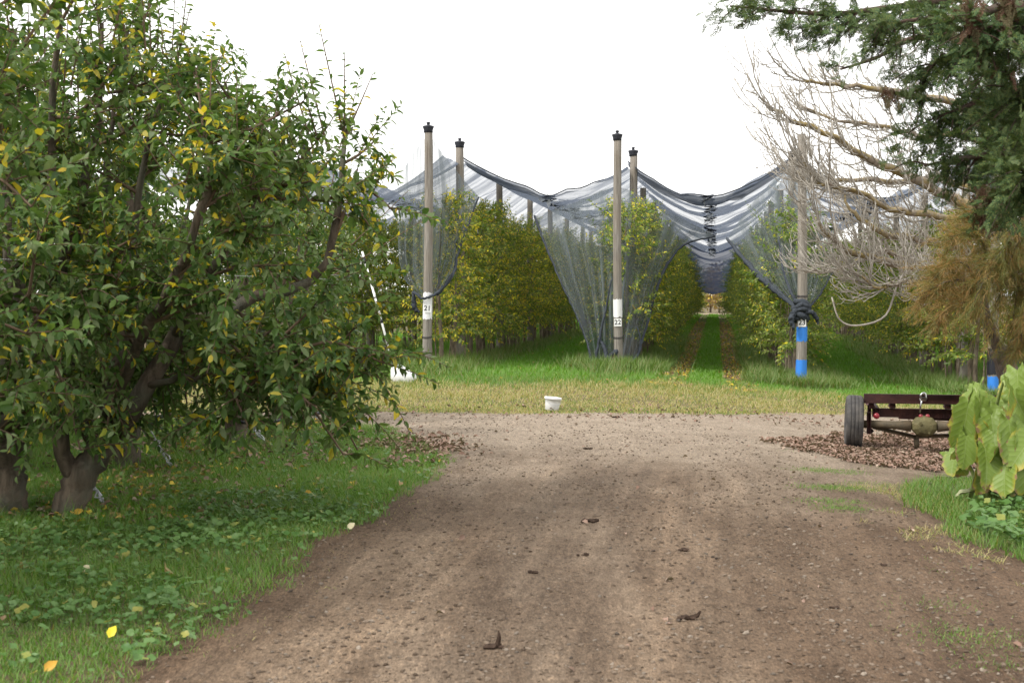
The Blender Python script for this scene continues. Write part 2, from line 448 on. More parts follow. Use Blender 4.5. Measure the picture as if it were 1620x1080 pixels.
def taro_mat():
    m, nt, out = mat('taro_leaf')
    t = N(nt, 'ShaderNodeTexCoord'); sp = N(nt, 'ShaderNodeSeparateXYZ'); L(nt, t.outputs['UV'], sp.inputs[0])
    ax = math_(nt, 'ABSOLUTE', sp.outputs[0]); yy = sp.outputs[1]
    r = math_(nt, 'SQRT', math_(nt, 'ADD', math_(nt, 'POWER', math_(nt, 'MULTIPLY', ax, 2.7), 2.0), math_(nt, 'POWER', math_(nt, 'MULTIPLY', yy, 1.25), 2.0)))
    lat = math_(nt, 'ABSOLUTE', math_(nt, 'SINE', math_(nt, 'MULTIPLY', math_(nt, 'SUBTRACT', yy, math_(nt, 'MULTIPLY', ax, .75)), 22.0)))
    vein = math_(nt, 'MINIMUM', lat, math_(nt, 'MULTIPLY', ax, 14.0))
    vf = ramp(nt, vein, [(.0, (1, 1, 1)), (.14, (0, 0, 0))])
    co = coords(nt, 'Object'); n1 = noise(nt, co, 5, 4, .6); n2 = noise(nt, co, 14, 5, .65)
    g = N(nt, 'ShaderNodeNewGeometry'); rp = g.outputs['Random Per Island']
    base = ramp(nt, rp, [(0, (.08, .16, .022)), (.35, (.14, .23, .035)), (.7, (.21, .29, .055)), (1, (.30, .34, .14))])
    yel = math_(nt, 'MULTIPLY', r, math_(nt, 'ADD', n1, math_(nt, 'MULTIPLY', rp, .28)))
    c = mix(nt, ramp(nt, yel, [(.54, (0, 0, 0)), (.80, (1, 1, 1))]), base, (.42, .36, .05))
    c = mix(nt, ramp(nt, math_(nt, 'MULTIPLY', r, math_(nt, 'ADD', n2, math_(nt, 'MULTIPLY', rp, .12))), [(.58, (0, 0, 0)), (.64, (1, 1, 1))]), c, (.25, .16, .08))
    c = mix(nt, math_(nt, 'MULTIPLY', vf, .55), c, (.36, .42, .2))
    p = N(nt, 'ShaderNodeBsdfPrincipled'); L(nt, c, p.inputs['Base Color']); p.inputs['Roughness'].default_value = .48; p.inputs['Specular IOR Level'].default_value = .35
    b = N(nt, 'ShaderNodeBump'); b.inputs['Strength'].default_value = .35; b.inputs['Distance'].default_value = .006; L(nt, vein, b.inputs['Height']); L(nt, b.outputs[0], p.inputs['Normal'])
    tl = N(nt, 'ShaderNodeBsdfTranslucent'); L(nt, c, tl.inputs[0]); ms = N(nt, 'ShaderNodeMixShader'); ms.inputs[0].default_value = .3
    L(nt, p.outputs[0], ms.inputs[1]); L(nt, tl.outputs[0], ms.inputs[2]); L(nt, ms.outputs[0], out.inputs[0]); return m
M['taro_leaf'] = taro_mat()
M['taro_stem'] = simple('taro_stem', (.24, .3, .1), .5, .3)

def dirt_mat():
    m, nt, out = mat('dirt')
    g = N(nt, 'ShaderNodeNewGeometry'); P = g.outputs['Position']
    sp = N(nt, 'ShaderNodeSeparateXYZ'); L(nt, P, sp.inputs[0])
    def n_(s, sc=(1, 1, 1), d=5, r=.6, di=0.0):
        mp = N(nt, 'ShaderNodeMapping'); mp.inputs['Scale'].default_value = sc; L(nt, P, mp.inputs[0]); return noise(nt, mp.outputs[0], s, d, r, di)
    big = n_(.55, (1, .5, 1), 4); mid = n_(3.5, (1, .6, 1), 5); fine = n_(30, (1, .32, 1), 5, .75); grit = n_(85, (1, .3, 1), 3, .75)
    tracks = n_(1.7, (1, .05, 1), 3, .55, .1)
    v = math_(nt, 'ADD', math_(nt, 'MULTIPLY', big, .40), math_(nt, 'ADD', math_(nt, 'MULTIPLY', mid, .22), math_(nt, 'MULTIPLY', tracks, .38)))
    c = ramp(nt, v, [(.36, (.085, .058, .039)), (.47, (.150, .108, .075)), (.57, (.205, .154, .110)), (.68, (.275, .215, .158))])
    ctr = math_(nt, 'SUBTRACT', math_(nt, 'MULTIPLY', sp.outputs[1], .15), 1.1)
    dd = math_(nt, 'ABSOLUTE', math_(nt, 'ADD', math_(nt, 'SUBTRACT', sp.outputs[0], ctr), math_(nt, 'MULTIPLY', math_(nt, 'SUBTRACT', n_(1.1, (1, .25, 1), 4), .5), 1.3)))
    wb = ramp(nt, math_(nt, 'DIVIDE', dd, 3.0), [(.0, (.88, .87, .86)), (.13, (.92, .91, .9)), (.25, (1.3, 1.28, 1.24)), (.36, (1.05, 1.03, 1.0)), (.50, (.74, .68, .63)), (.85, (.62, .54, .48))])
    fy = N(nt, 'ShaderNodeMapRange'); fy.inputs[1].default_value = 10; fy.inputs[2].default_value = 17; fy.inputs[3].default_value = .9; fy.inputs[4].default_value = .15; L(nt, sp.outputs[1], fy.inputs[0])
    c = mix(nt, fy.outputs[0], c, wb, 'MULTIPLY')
    cv = N(nt, 'ShaderNodeCombineXYZ'); L(nt, math_(nt, 'SUBTRACT', sp.outputs[0], ctr), cv.inputs[0]); L(nt, math_(nt, 'MULTIPLY', sp.outputs[1], .035), cv.inputs[1])
    st = noise(nt, cv.outputs[0], 7.0, 4, .6); c = mix(nt, .7, c, ramp(nt, st, [(.34, (.72, .70, .68)), (.5, (1, 1, 1)), (.66, (1.25, 1.24, 1.22))]), 'MULTIPLY')
    # the cross road is paler: drier gravel, with its lesser shade painted in too
    mr = N(nt, 'ShaderNodeMapRange'); mr.inputs[1].default_value = 11; mr.inputs[2].default_value = 18.5; mr.interpolation_type = 'SMOOTHSTEP'
    L(nt, math_(nt, 'ADD', sp.outputs[1], math_(nt, 'MULTIPLY', math_(nt, 'SUBTRACT', big, .5), 9.0)), mr.inputs[0])
    c = mix(nt, math_(nt, 'MULTIPLY', mr.outputs[0], .9), c, ramp(nt, mid, [(.3, (.26, .208, .155)), (.7, (.36, .298, .232))]))
    gr = ramp(nt, fine, [(.30, (.34, .32, .30)), (.46, (.95, .95, .95)), (.56, (1.05, 1.05, 1.05)), (.70, (1.75, 1.72, 1.66))]); c = mix(nt, .75, c, gr, 'MULTIPLY')
    gr2 = ramp(nt, grit, [(.32, (.4, .4, .4)), (.5, (1, 1, 1)), (.68, (1.8, 1.8, 1.8))]); c = mix(nt, .6, c, gr2, 'MULTIPLY')
    h = math_(nt, 'ADD', math_(nt, 'MULTIPLY', fine, .7), math_(nt, 'ADD', math_(nt, 'MULTIPLY', grit, .35), math_(nt, 'MULTIPLY', mid, .6)))
    principled(nt, out, c, .95, .15, 0, h, 1.0, .05); return m
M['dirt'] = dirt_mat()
def soil_mat():
    m, nt, out = mat('soil')
    g = N(nt, 'ShaderNodeNewGeometry'); P = g.outputs['Position']
    n1 = noise(nt, P, .8, 5); n2 = noise(nt, P, 30, 5, .7); n3 = noise(nt, P, 6, 4)
    c = ramp(nt, n3, [(.3, (.085, .075, .035)), (.5, (.12, .098, .055)), (.7, (.17, .132, .085))])
    c = mix(nt, ramp(nt, n1, [(.45, (0, 0, 0)), (.7, (.7, .7, .7))]), c, (.15, .115, .075))
    c = mix(nt, .6, c, ramp(nt, n2, [(.3, (.5, .5, .5)), (.7, (1.3, 1.3, 1.3))]), 'MULTIPLY')
    principled(nt, out, c, .95, .1, 0, n2, .8, .03); return m
M['soil'] = soil_mat()
M['lane_dirt'] = simple('lane_dirt', (.16, .115, .07), .95, .1, var=.4, scale=14, bs=.8, bd=.03)
M['stone'] = leaf_mat('stone', [(.075, .053, .037), (.11, .081, .058), (.15, .113, .083), (.195, .152, .115)], [(.035, .026, .02), (.27, .225, .18)], .16, 0.0, .9, .2)
M['clod'] = simple('clod', (.045, .03, .022), .95, .1, var=.5, scale=40, bs=.9, bd=.01)
M['tan_far'] = simple('tan_far', (.30, .24, .17), .9, .1, var=.25, scale=2)

# ------------------------------------------------------------------ ground, roads
def graded(lo, hi, fine_lo, fine_hi, step, grow=1.18):
    a = list(np.arange(fine_lo, fine_hi + 1e-6, step)); s = step
    while a[-1] < hi: s *= grow; a.append(min(hi, a[-1] + s))
    s = step
    while a[0] > lo: s *= grow; a.insert(0, max(lo, a[0] - s))
    return np.array(a)
def sheet(xs, ys, zf, keep=None):
    X, Y = np.meshgrid(xs, ys); nx, ny = len(xs), len(ys)
    V = np.stack([X, Y, zf(X, Y)], -1).reshape(-1, 3)
    i, j = np.meshgrid(np.arange(nx - 1), np.arange(ny - 1)); a = (j * nx + i).ravel()
    F = np.stack([a, a + 1, a + nx + 1, a + nx], 1)
    if keep is not None:
        c = V[F].mean(1); F = F[keep(c[:, 0], c[:, 1])]
        u, inv = np.unique(F, return_inverse=True); V = V[u]; F = inv.reshape(F.shape)
    return V, F
mb = MB()
mb.add(*sheet(graded(-900, 900, -12, 22, .5), graded(-60, 1500, 2, 50, .5), ground_z))
tag(mb.build('ground', M['soil']), kind='structure')

LEFT_EDGE = [(60, 1250), (250, 1080), (330, 1020), (420, 945), (480, 890), (555, 838), (620, 792), (672, 762), (706, 738), (700, 716), (660, 694), (600, 676), (545, 667), (420, 664), (100, 663)]
RIGHT_EDGE = [(2900, 1250), (2400, 1000), (1780, 945), (1610, 903), (1545, 876), (1490, 842), (1470, 812), (1450, 785), (1440, 762), (1470, 752), (1500, 750), (1640, 752), (2300, 760)]
FAR_EDGE = [(2300, 664), (1800, 661), (1500, 659), (1340, 657.5), (1120, 657), (870, 656), (700, 655), (545, 654), (300, 654), (100, 654)]
le = [tuple(on_ground(*p)[:2]) for p in LEFT_EDGE]; re_ = [tuple(on_ground(*p)[:2]) for p in RIGHT_EDGE]; fe = [tuple(on_ground(*p)[:2]) for p in FAR_EDGE]
TRACK = [(-3.4, 1.5)] + le + fe[::-1] + re_[::-1] + [(9.0, 1.5)]
def in_track(x, y, amp=.16):
    dx = (fbm(x * 1.9, y * 1.9, 1) - .5) * 2.4 * amp + (vnoise(x * 9, y * 9, 3) - .5) * amp * .8
    dy = (fbm(x * 1.9, y * 1.9, 5) - .5) * 2.4 * amp + (vnoise(x * 9, y * 9, 8) - .5) * amp * .8
    return inpoly(TRACK, x + dx, y + dy)
def track_z(x, y):
    w = .018 * (fbm(x * 1.3, y * .25, 2) - .5) * 2 + .012 * (fbm(x * 6, y * 5, 4) - .5) * 2
    return ground_z(x, y) + .012 + np.maximum(w, -.008)
mb = MB()
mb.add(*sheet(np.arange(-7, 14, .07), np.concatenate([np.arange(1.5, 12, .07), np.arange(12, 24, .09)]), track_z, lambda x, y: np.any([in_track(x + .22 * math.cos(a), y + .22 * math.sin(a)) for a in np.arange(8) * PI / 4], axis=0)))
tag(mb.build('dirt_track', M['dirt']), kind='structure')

# ------------------------------------------------------------------ orchard rows (u, v frame)
ROWS = {19: -14.15, 20: -10.15, 21: -6.17, 22: -2.18, 23: 1.78, 24: 5.8, 25: 9.8}
VF = {19: 30.6, 20: 30.6, 21: 30.13, 22: 32.0, 23: 30.56, 24: 31.1, 25: 31}
def P3(u, v, z=0.0):
    x, y = uv2xy(u, v); return np.array([x, y, float(ground_z(x, y)) + z])
# wheel tracks of the middle lane
mb = MB()
for u0, u1 in ((-1.18, -.62), (.18, .78)):
    us = np.linspace(u0, u1, 6); vs = np.concatenate([np.arange(26.6, 60, .5), np.arange(60, 112, 1.5)])
    U, Vv = np.meshgrid(us, vs); j = (vnoise(Vv * 1.5, U * 0 + u0, 6) - .5) * .14
    X, Y = uv2xy(U + j, Vv); Z = ground_z(X, Y) + .006
    nx = len(us); i, k = np.meshgrid(np.arange(nx - 1), np.arange(len(vs) - 1)); a = (k * nx + i).ravel()
    mb.add(np.stack([X, Y, Z], -1).reshape(-1, 3), np.stack([a, a + 1, a + nx + 1, a + nx], 1))
tag(mb.build('lane_wheel_track', M['lane_dirt']), kind='structure')
mb = MB(); mb.add(*sheet(np.linspace(-60, 90, 40), np.linspace(122, 128, 4), lambda x, y: ground_z(x, y) + .02))
tag(mb.build('far_road', M['tan_far']), kind='structure')

# --- row tree meshes
def shoot_leaves(pos, dirs, lens, rad, droop, step, size, mbl, mbt, tmpl, twig=True, up_bias=.8):
    """Leafy shoots: a thin curved twig each, with leaves in a spiral along it."""
    A = []; D = []; Z = []; Sc = []
    for p, d, l, dr in zip(pos, dirs, lens, droop):
        n = 5; t = np.linspace(0, 1, n)[:, None]
        d = d / np.linalg.norm(d)
        pts = p + d * l * t + np.array([0, 0, dr]) * l * t ** 2
        if twig: tube(mbt, pts, [rad, rad * .35], 4, 0, False)
        k = max(3, int(l / step)); tt = np.linspace(.08, 1, k) + rng.normal(0, .012, k)
        tp = p + d * l * tt[:, None] + np.array([0, 0, dr]) * l * tt[:, None] ** 2
        tg = nrm(d + np.array([0, 0, 2 * dr]) * tt[:, None])
        ang = np.arange(k) * 2.4 + rng.random() * 6
        a0 = nrm(np.cross(tg, [.13, .2, 1.0])); b0 = np.cross(tg, a0)
        rd = np.cos(ang)[:, None] * a0 + np.sin(ang)[:, None] * b0
        ld = nrm(rd * .8 + tg * .55 + np.array([0, 0, -.32]) + rng.normal(0, .25, (k, 3)))
        A.append(tp); D.append(ld); Z.append(nrm(np.array([0, 0, up_bias]) + tg * .5 + rng.normal(0, .4, (k, 3))))
        ln = size * (.5 + .75 * rng.random(k)) * (1 - .35 * np.maximum(0, tt - .8) / .2); Sc.append(np.stack([ln * rng.uniform(.75, 1.2, k), ln, ln * rng.uniform(-.4, 2.6, k)], 1))
    if A: scatter(mbl, tmpl[0], tmpl[1], np.concatenate(A), np.concatenate(D), np.concatenate(Z), np.concatenate(Sc))

def row_tree_meshes(k):
    ml, mt = MB(), MB()
    # trunk and thin stems
    h = 3.2 + .3 * rng.random()
    tube(mt, smooth_poly([(0, 0, -.1), (.03, .02, .6), (-.03, 0, 1.6), (.02, 0, h)], 10), [.055, .05, .035, .012], 7, jitter=.12)
    for _ in range(3):
        a = rng.uniform(-.55, .55); b = rng.uniform(-.3, .3)
        tube(mt, smooth_poly([(b, a, -.05), (b + rng.normal(0, .04), a, .8), (b * .7, a * .9, 1.9)], 6), [.02, .016, .01], 5)
    n = 150; pos = []; dirs = []; lens = []; dr = []
    for i in range(n):
        z = .7 + 2.95 * (rng.random() ** .9); t = (z - .7) / 3.2
        w = .58 * (1 - .55 * t ** 2)
        a = rng.random() * 2 * PI
        pos.append((w * math.cos(a) * rng.random(), w * 1.1 * math.sin(a) * rng.random(), z))
        dirs.append((math.cos(a), math.sin(a), rng.uniform(-.3, .6) + .7 * t)); lens.append(rng.uniform(.35, .85)); dr.append(rng.uniform(-.55, .25))
    for i in range(9):
        a = rng.random() * 2 * PI
        pos.append((.2 * math.cos(a), .4 * math.sin(a), rng.uniform(3.2, 3.5))); dirs.append((.25 * math.cos(a), .3 * math.sin(a), 1)); lens.append(rng.uniform(.35, .7)); dr.append(.1)
    shoot_leaves(np.array(pos), np.array(dirs), lens, .007, dr, .022, .108, ml, mt, LEAF4)
    return ml.mesh('crown', M['row_leaf']), mt.mesh('trunk', M['row_bark'], True)
RT = [row_tree_meshes(k) for k in range(7)]
NAMES = {19: 'second netted row beyond the striped pole', 20: 'netted row just beyond the striped pole', 21: 'yellowest row, behind the post with looped net', 22: 'row behind the post with wide net at its foot',
         23: 'row behind the post with two blue bands', 24: 'row behind the post with a black wrap', 25: 'netted row hidden beyond the feathery tree'}
COUNT = {19: 10, 20: 34, 21: 56, 22: 66, 23: 66, 24: 36, 25: 12}
YF = {19: .14, 20: .16, 21: .30, 22: .20, 23: .12, 24: .15, 25: .12}
for r, u in ROWS.items():
    v = VF[r] + 1.6
    for i in range(COUNT[r]):
        k = int(rng.integers(len(RT)))
        uu = u + rng.normal(0, .05)
        loc = P3(uu, v)
        first = i == 0
        lab = ('roadside end apple tree of the ' if first else 'apple tree further down the ') + NAMES[r]
        o = thing('apple_tree', lab, 'tree', loc, -TH + (PI if rng.random() < .5 else 0) + rng.normal(0, .12), 'apple trees in the ' + NAMES[r])
        s = rng.uniform(.93, 1.08); wd_ = 1 + .30 * float(sstep(50, 100, v)) * (r in (22, 23)); o.scale = (s * rng.uniform(.95, 1.1) * wd_, s, s * rng.uniform(.94, 1.08))
        yf = YF[r] * rng.uniform(.6, 1.45) * (1.0 if r != 23 else (1.0 if v > 45 else .8))
        for nm, me in zip(('crown', 'trunk'), RT[k]):
            c = bpy.data.objects.new(nm, me); C.objects.link(c); c.parent = o; c.color = (yf, 0, 0, 1)
        v += 1.3 + rng.normal(0, .07)

# --- posts
def post_parts(root, h, r0, r1, cap=True):
    mb = MB(); k = 26; zs = np.linspace(-.3, h, 14)
    prof = [(r0 + (r1 - r0) * max(0, z) / h, z) for z in zs] + [(r1 * .9, h + .012), (0.001, h + .014)]
    lathe(mb, prof, k)
    v = mb.V[0]; a = np.arctan2(v[:, 1], v[:, 0]); v[:, :2] *= (1 + .03 * np.sin(3 * a + 1) + .02 * np.sin(7 * a + v[:, 2]))[:, None]
    v[:, 0] += .015 * np.sin(v[:, 2] * .9 + root.location.x)
    p = mb.build('pole', M['post_wood'], root)
    if cap:
        mb = MB(); lathe(mb, [(r1 + .004, h - .05), (r1 + .012, h - .045), (r1 + .010, h + .0), (r1 + .034, h + .07), (r1 + .036, h + .09), (r1 + .01, h + .10), (.04, h + .115), (.03, h + .135), (.045, h + .15), (.045, h + .17), (.02, h + .185), (.001, h + .188)], 18)
        mb.build('post_cap', M['cap_plastic'], root)
    return p
def band(root, name, m, r0, r1, h, z0, z1, off=.004):
    mb = MB(); seg = 28; th = np.linspace(0, 2 * PI, seg, endpoint=False); rows = []
    for q in np.linspace(0, 1, 7):
        z = z0 + (z1 - z0) * q
        zj = z + (rng.normal(0, .012, seg) if q in (0.0, 1.0) else 0)
        rr = (r0 + (r1 - r0) * z / h) * (1 + .03 * np.sin(3 * th + 1) + .02 * np.sin(7 * th + z)) + off
        rows.append(np.stack([rr * np.cos(th) + .015 * math.sin(z * .9 + root.location.x), rr * np.sin(th), zj * np.ones(seg)], 1))
    V = np.concatenate(rows); i = np.arange(6)[:, None] * seg; j = np.arange(seg)[None]; k = (j + 1) % seg
    mb.add(V, np.stack([i + j, i + k, i + seg + k, i + seg + j], -1).reshape(-1, 4))
    return mb.build(name, m, root)
def digits(txt, size, parent, loc):
    cu = bpy.data.curves.new('digits', 'FONT'); cu.body = txt; cu.size = size; cu.extrude = .0015; cu.align_x = 'CENTER'; cu.align_y = 'CENTER'; cu.offset = .0025
    tmp = bpy.data.objects.new('tmp_text', cu); C.objects.link(tmp)
    me = bpy.data.meshes.new_from_object(tmp.evaluated_get(bpy.context.evaluated_depsgraph_get()))
    bpy.data.objects.remove(tmp); me.materials.clear(); me.materials.append(M['black'])
    o = bpy.data.objects.new('digits', me); C.objects.link(o); o.parent = parent; o.location = loc; o.rotation_euler = (PI / 2, 0, 0)
    return o
def plate(root, txt, z, r, w=.165, hh=.17, size=.15):
    mb = MB(); bevel_box(mb, (0, 0, 0), (w, .006, hh), b=.002)
    p = mb.build('number_plate', M['plate_white'], root, False); x0, y0 = root.location.x, root.location.y
    a = math.atan2(x0, y0); p.rotation_euler = (0, rng.normal(0, .03), -a); p.location = (-(r + .012) * math.sin(a) + .015 * math.sin(z * .9 + x0), -(r + .012) * math.cos(a), z)
    d = digits(txt, size, p, (0, -.0045, 0)); return p
def post(r, v, h, r0, r1, label, group=None, u_off=0.0, cap=True):
    loc = P3(ROWS[r] + u_off, v); o = thing('wooden_post', label, 'post', loc, 0, group); post_parts(o, h, r0, r1, cap); return o
H = 5.2
p = post(21, VF[21], H, .10, .088, 'white banded net post numbered 21 with netting looped round its middle')
band(p, 'painted_band', M['white_paint'], .10, .088, H, 1.15, 1.72); plate(p, '21', 1.38, .1)
p = post(22, VF[22], H, .10, .088, 'white banded net post numbered 22 with netting spread wide at its foot')
band(p, 'painted_band', M['white_paint'], .10, .088, H, 1.2, 1.60); plate(p, '22', 1.08, .1)
p = post(23, VF[23], H + .12, .112, .085, 'net post with two blue bands and number 23 under knotted netting', cap=False)
band(p, 'painted_band', M['blue_paint'], .112, .085, H, .99, 1.29); band(p, 'painted_band', M['blue_paint'], .112, .085, H, .20, .60); plate(p, '23', 1.38, .108)
p = post(24, VF[24], H, .11, .09, 'wooden net post with blue base and black wrap beside the feathery tree trunk')
band(p, 'painted_band', M['blue_paint'], .11, .09, H, .12, .46); band(p, 'black_wrap', M['hose'], .11, .09, H, .5, 1.05, .012)
for o_, zz, rr in ((bpy.data.objects['wooden_post'], .74, .102), (bpy.data.objects['wooden_post.001'], .72, .102), (bpy.data.objects['wooden_post.002'], 1.92, .108)):
    m = MB(); th = np.linspace(0, 4 * PI, 40); tube(m, np.stack([(rr + .004) * np.cos(th) + .015 * math.sin(zz * .9 + o_.location.x), (rr + .004) * np.sin(th), zz + .012 * th / PI + .02 * np.sin(th)], 1), .006, 5); m.build('tie_wire', M['hose'], o_)
    o_.rotation_euler = (rng.normal(0, .004), rng.normal(0, .006), 0)
post(20, VF[20], H, .10, .088, 'net post at the end of the row of netted trees beyond post 21')
SECOND = {20: 34.4, 21: 33.9, 22: 35.9, 23: 34.3, 24: 34.8}
for r in (20, 21, 22, 23, 24):
    nm = {20: 'of the netted row just beyond the striped pole', 21: 'close behind the post with looped net', 22: 'close behind the post with wide net at its foot', 23: 'close behind the post with two blue bands', 24: 'close behind the black wrapped post'}[r]
    uo = {22: .1, 21: .03}.get(r, 0)
    base = post(r, SECOND[r], H + .08, .11, .095, 'capped grey wooden post ' + nm, None, uo)
    if r != 20 or True:
        far = thing('wooden_post', 'x', 'post', P3(ROWS[r], SECOND[r] + 6.6), 0); post_parts(far, 4.97, .105, .09, False)
    v = SECOND[r] + 6.6; g = 'posts standing further back in the ' + NAMES[r]
    for i in range(10 if r in (21, 22) else (7 if r in (20, 23) else 4)):
        if i == 0: tag(far, 'post further back in the ' + NAMES[r], None, g)
        else: dup(far, P3(ROWS[r] + rng.normal(0, .06), v), rng.random() * 6, 'post further back in the ' + NAMES[r], g)
        v += 6.2 + rng.normal(0, .15)

# --- net canopy: one net per lane, hung between two rows of posts, its two halves laced along the middle
VEND = 104.0
def canopy(ra, rb, sag, label, v0=None, v0b=None, v1=VEND, dense_from=74.0):
    root = thing('net_canopy', label, 'netting', P3((ROWS[ra] + ROWS[rb]) / 2, v0 if v0 else SECOND[ra]))
    ox, oy, oz = root.location
    ua, ub = ROWS[ra], ROWS[rb]
    va = v0 if v0 else SECOND[ra]; vb = v0b if v0b else SECOND[rb]
    na = 13; seed = ra * 3.7
    def surf(side, v_from, v_to, dense):
        T, Q = np.meshgrid(np.linspace(0, .5, na) if side == 0 else np.linspace(.5, 1, na), np.arange(0, 1.0001, 1 / max(8, int((v_to - v_from) / .22))))
        vs = va + (vb - va) * T if v_from is None else v_from + 0 * T
        vst = (va + (vb - va) * T) if not dense else dense_from + 0 * T
        vv = vst + (v_to - vst) * Q
        q = 1 - np.abs(2 * T - 1)                         # 0 at a ridge, 1 in the valley
        f = 1 - (1 - q) ** 1.75
        ph = (vv - va) / 6.25; rs = .16 * np.abs(np.sin(ph * PI))
        sg = sag * (1 + .10 * np.sin(vv * .31 + seed) + .12 * (fbm(vv * .2, T * 0, seed) - .5))
        fold = (fbm(vv * .9 + T * .7, T * 1.3, seed + 1, 3) - .5) * .34 + .07 * np.sin(vv * 2.6 + 3 * fbm(vv * .3, T * 2, seed) * 6)
        fold *= .25 + .75 * q
        z = 5.1 - rs - sg * f + fold
        if dense:
            e = sstep(dense_from + 1, v_to, vv); z = z * (1 - e) + (1.75 + .3 * (1 - q) + .5 * fold) * e
        u = ua + (ub - ua) * T + .04 * np.sin(vv * 1.7)
        x, y = uv2xy(u, vv)
        m = MB(); nx = na; ny = T.shape[0]; i, k = np.meshgrid(np.arange(nx - 1), np.arange(ny - 1)); a = (k * nx + i).ravel()
        m.add(np.stack([x - ox, y - oy, z - oz], -1).reshape(-1, 3), np.stack([a, a + 1, a + nx + 1, a + nx], 1), 0, np.stack([u, vv], -1).reshape(-1, 2))
        return m, (x[:, -1 if side == 0 else 0], y[:, -1 if side == 0 else 0], z[:, -1 if side == 0 else 0], vv[:, 0], np.stack([x[0], y[0], z[0]], 1))
    stop = min(v1, dense_from + 3); edge = []
    for s in (0, 1):
        m, _ = surf(s, va, va + 1.5, False); m.V[0] = m.V[0] + np.array([0, .02, -.05]); m.build('front_fold', M['net_fold'], root)
    for s in (0, 1):
        m, ed = surf(s, va, stop, False); edge.append(ed[4]); m.build('net_panel', M['net'], root)
        if v1 > dense_from:
            m2, _ = surf(s, dense_from, v1, True); m2.build('net_panel', M['net_dense'], root)
    # thick double hem over the front edge and along the ridges
    m = MB()
    tube(m, np.concatenate([edge[0], edge[1][1:]]) - np.array([ox, oy, oz]), .016, 5)
    m.build('front_hem', M['net_hem'], root)
    # lacing along the valley
    x, y, z, vv = ed[:4]; m = MB(); mf = MB(); pts = []; n = int((min(stop, 80) - va) / .16)
    vi = np.linspace(vv[0], min(stop, 80), n)
    xi = np.interp(vi, vv, x); yi = np.interp(vi, vv, y); zi = np.interp(vi, vv, z)
    zig = np.where(np.arange(n) % 2 == 0, 1, -1) * (.10 + .08 * rng.random(n))
    px = xi + zig * CT; py = yi - zig * ST; pz = zi - .03 + rng.normal(0, .05, n)
    tube(m, np.stack([px - ox, py - oy, pz - oz], 1), .010 + .008 * rng.random(n), 4)
    m.build('seam_lacing', M['net_lace'], root)
    k = n; sel = rng.random(k) < .75
    pos = np.stack([xi - ox + rng.normal(0, .09, k) * CT, yi - oy, zi - oz - .05 + rng.normal(0, .05, k)], 1)[sel]
    kk = len(pos)
    scatter(mf, LEAF[0], LEAF[1], pos, rng.normal(0, 1, (kk, 3)) + np.array([0, 0, -.6]), rng.normal(0, 1, (kk, 3)), rng.uniform(.1, .24, kk))
    tag(mf.build('seam_fringe', M['net_flap'], root), kind='stuff')
    return root
canopy(22, 23, 1.02, 'sagging dark net canopy laced down its middle over the lane with two wheel tracks')
canopy(21, 22, .72, 'sagging grey net canopy over the all green lane beside the yellowest row')
canopy(20, 21, .9, 'net canopy seen between the posts beyond the yellowest row', v0=30.6, v0b=33.9, dense_from=999, v1=92)
canopy(23, 24, .95, 'net canopy hidden behind the bare branches above the trailer', dense_from=999, v1=80)
SECOND[19] = 30.6; SECOND[25] = 34.5
canopy(19, 20, .9, 'net canopy peaking behind the tall apple tree at the roadside', v0=30.6, v0b=30.6, dense_from=999, v1=80)
canopy(24, 25, .9, 'net canopy behind the feathery orange tree', dense_from=999, v1=60)

# --- net drapes tied to the front posts
def drape(label, ribs, depth, hems, v_ref, gather=None, fold=.10, name='net_drape', folds=9):
    """ribs: polylines of (px, py, extra depth) from the top edge down to the gather."""
    Y0 = v_ref
    root = thing(name, label, 'netting', (*at(ribs[len(ribs) // 2][-1][0], ribs[len(ribs) // 2][-1][1], Y0),))
    o = np.array(root.location)
    nb = 40; Rb = np.array([smooth_poly([at(a, b, Y0 + c) for a, b, c in rb], nb) for rb in ribs])   # (ribs, nb, 3)
    na = 90; t = np.linspace(0, len(ribs) - 1 - 1e-6, na); out = np.zeros((na, nb, 3))
    for j in range(nb): out[:, j] = smooth_poly(Rb[:, j], na)
    A, B = np.meshgrid(np.linspace(0, 1, na), np.linspace(0, 1, nb), indexing='ij')
    amp = fold * (np.sin(A * folds * 2 * PI + 2 * fbm(A * 4, B * 2, 3) * 3) + 1.2 * (fbm(A * 14, B * 2, 9) - .5)) * (.25 + .75 * np.sin(B * PI))
    out[..., 1] += amp; out[..., 0] += .3 * amp
    m = MB(); i, k = np.meshgrid(np.arange(nb - 1), np.arange(na - 1)); a = (k * nb + i).ravel()
    m.add(out.reshape(-1, 3) - o, np.stack([a, a + 1, a + nb + 1, a + nb], 1), 0, np.stack([A, B], -1).reshape(-1, 2))
    m.build('net_sheet', M['net_drape'], root)
    m = MB()
    for idx, r in hems:
        e = out[0] if idx == 0 else (out[-1] if idx == 1 else smooth_poly([at(a, b, Y0 + c) for a, b, c in idx], 30))
        tube(m, e - o + rng.normal(0, .006, e.shape), np.array(r) * np.ones(len(e)) if np.ndim(r) == 0 else r, 6, jitter=.3)
    m.build('hem_cord', M['net_hem'], root)
    if gather:
        m = MB()
        for (a, b, c, rr) in gather:
            th = np.linspace(0, 2 * PI, 16); cx = at(a, b, Y0 + c) - o
            loop = np.stack([cx[0] + rr * np.cos(th), cx[1] + rr * np.sin(th), cx[2] + .05 * np.sin(th + rng.random() * 6) + .02 * rng.normal(0, 1, 16)], 1)
            tube(m, loop, .045 + .03 * rng.random(16), 7, jitter=.25)
        m.build('net_knot', M['net_hem'], root)
    return root
Y21 = P3(ROWS[21], VF[21])[1]; Y22 = P3(ROWS[22], VF[22])[1]; Y23 = P3(ROWS[23], VF[23])[1]
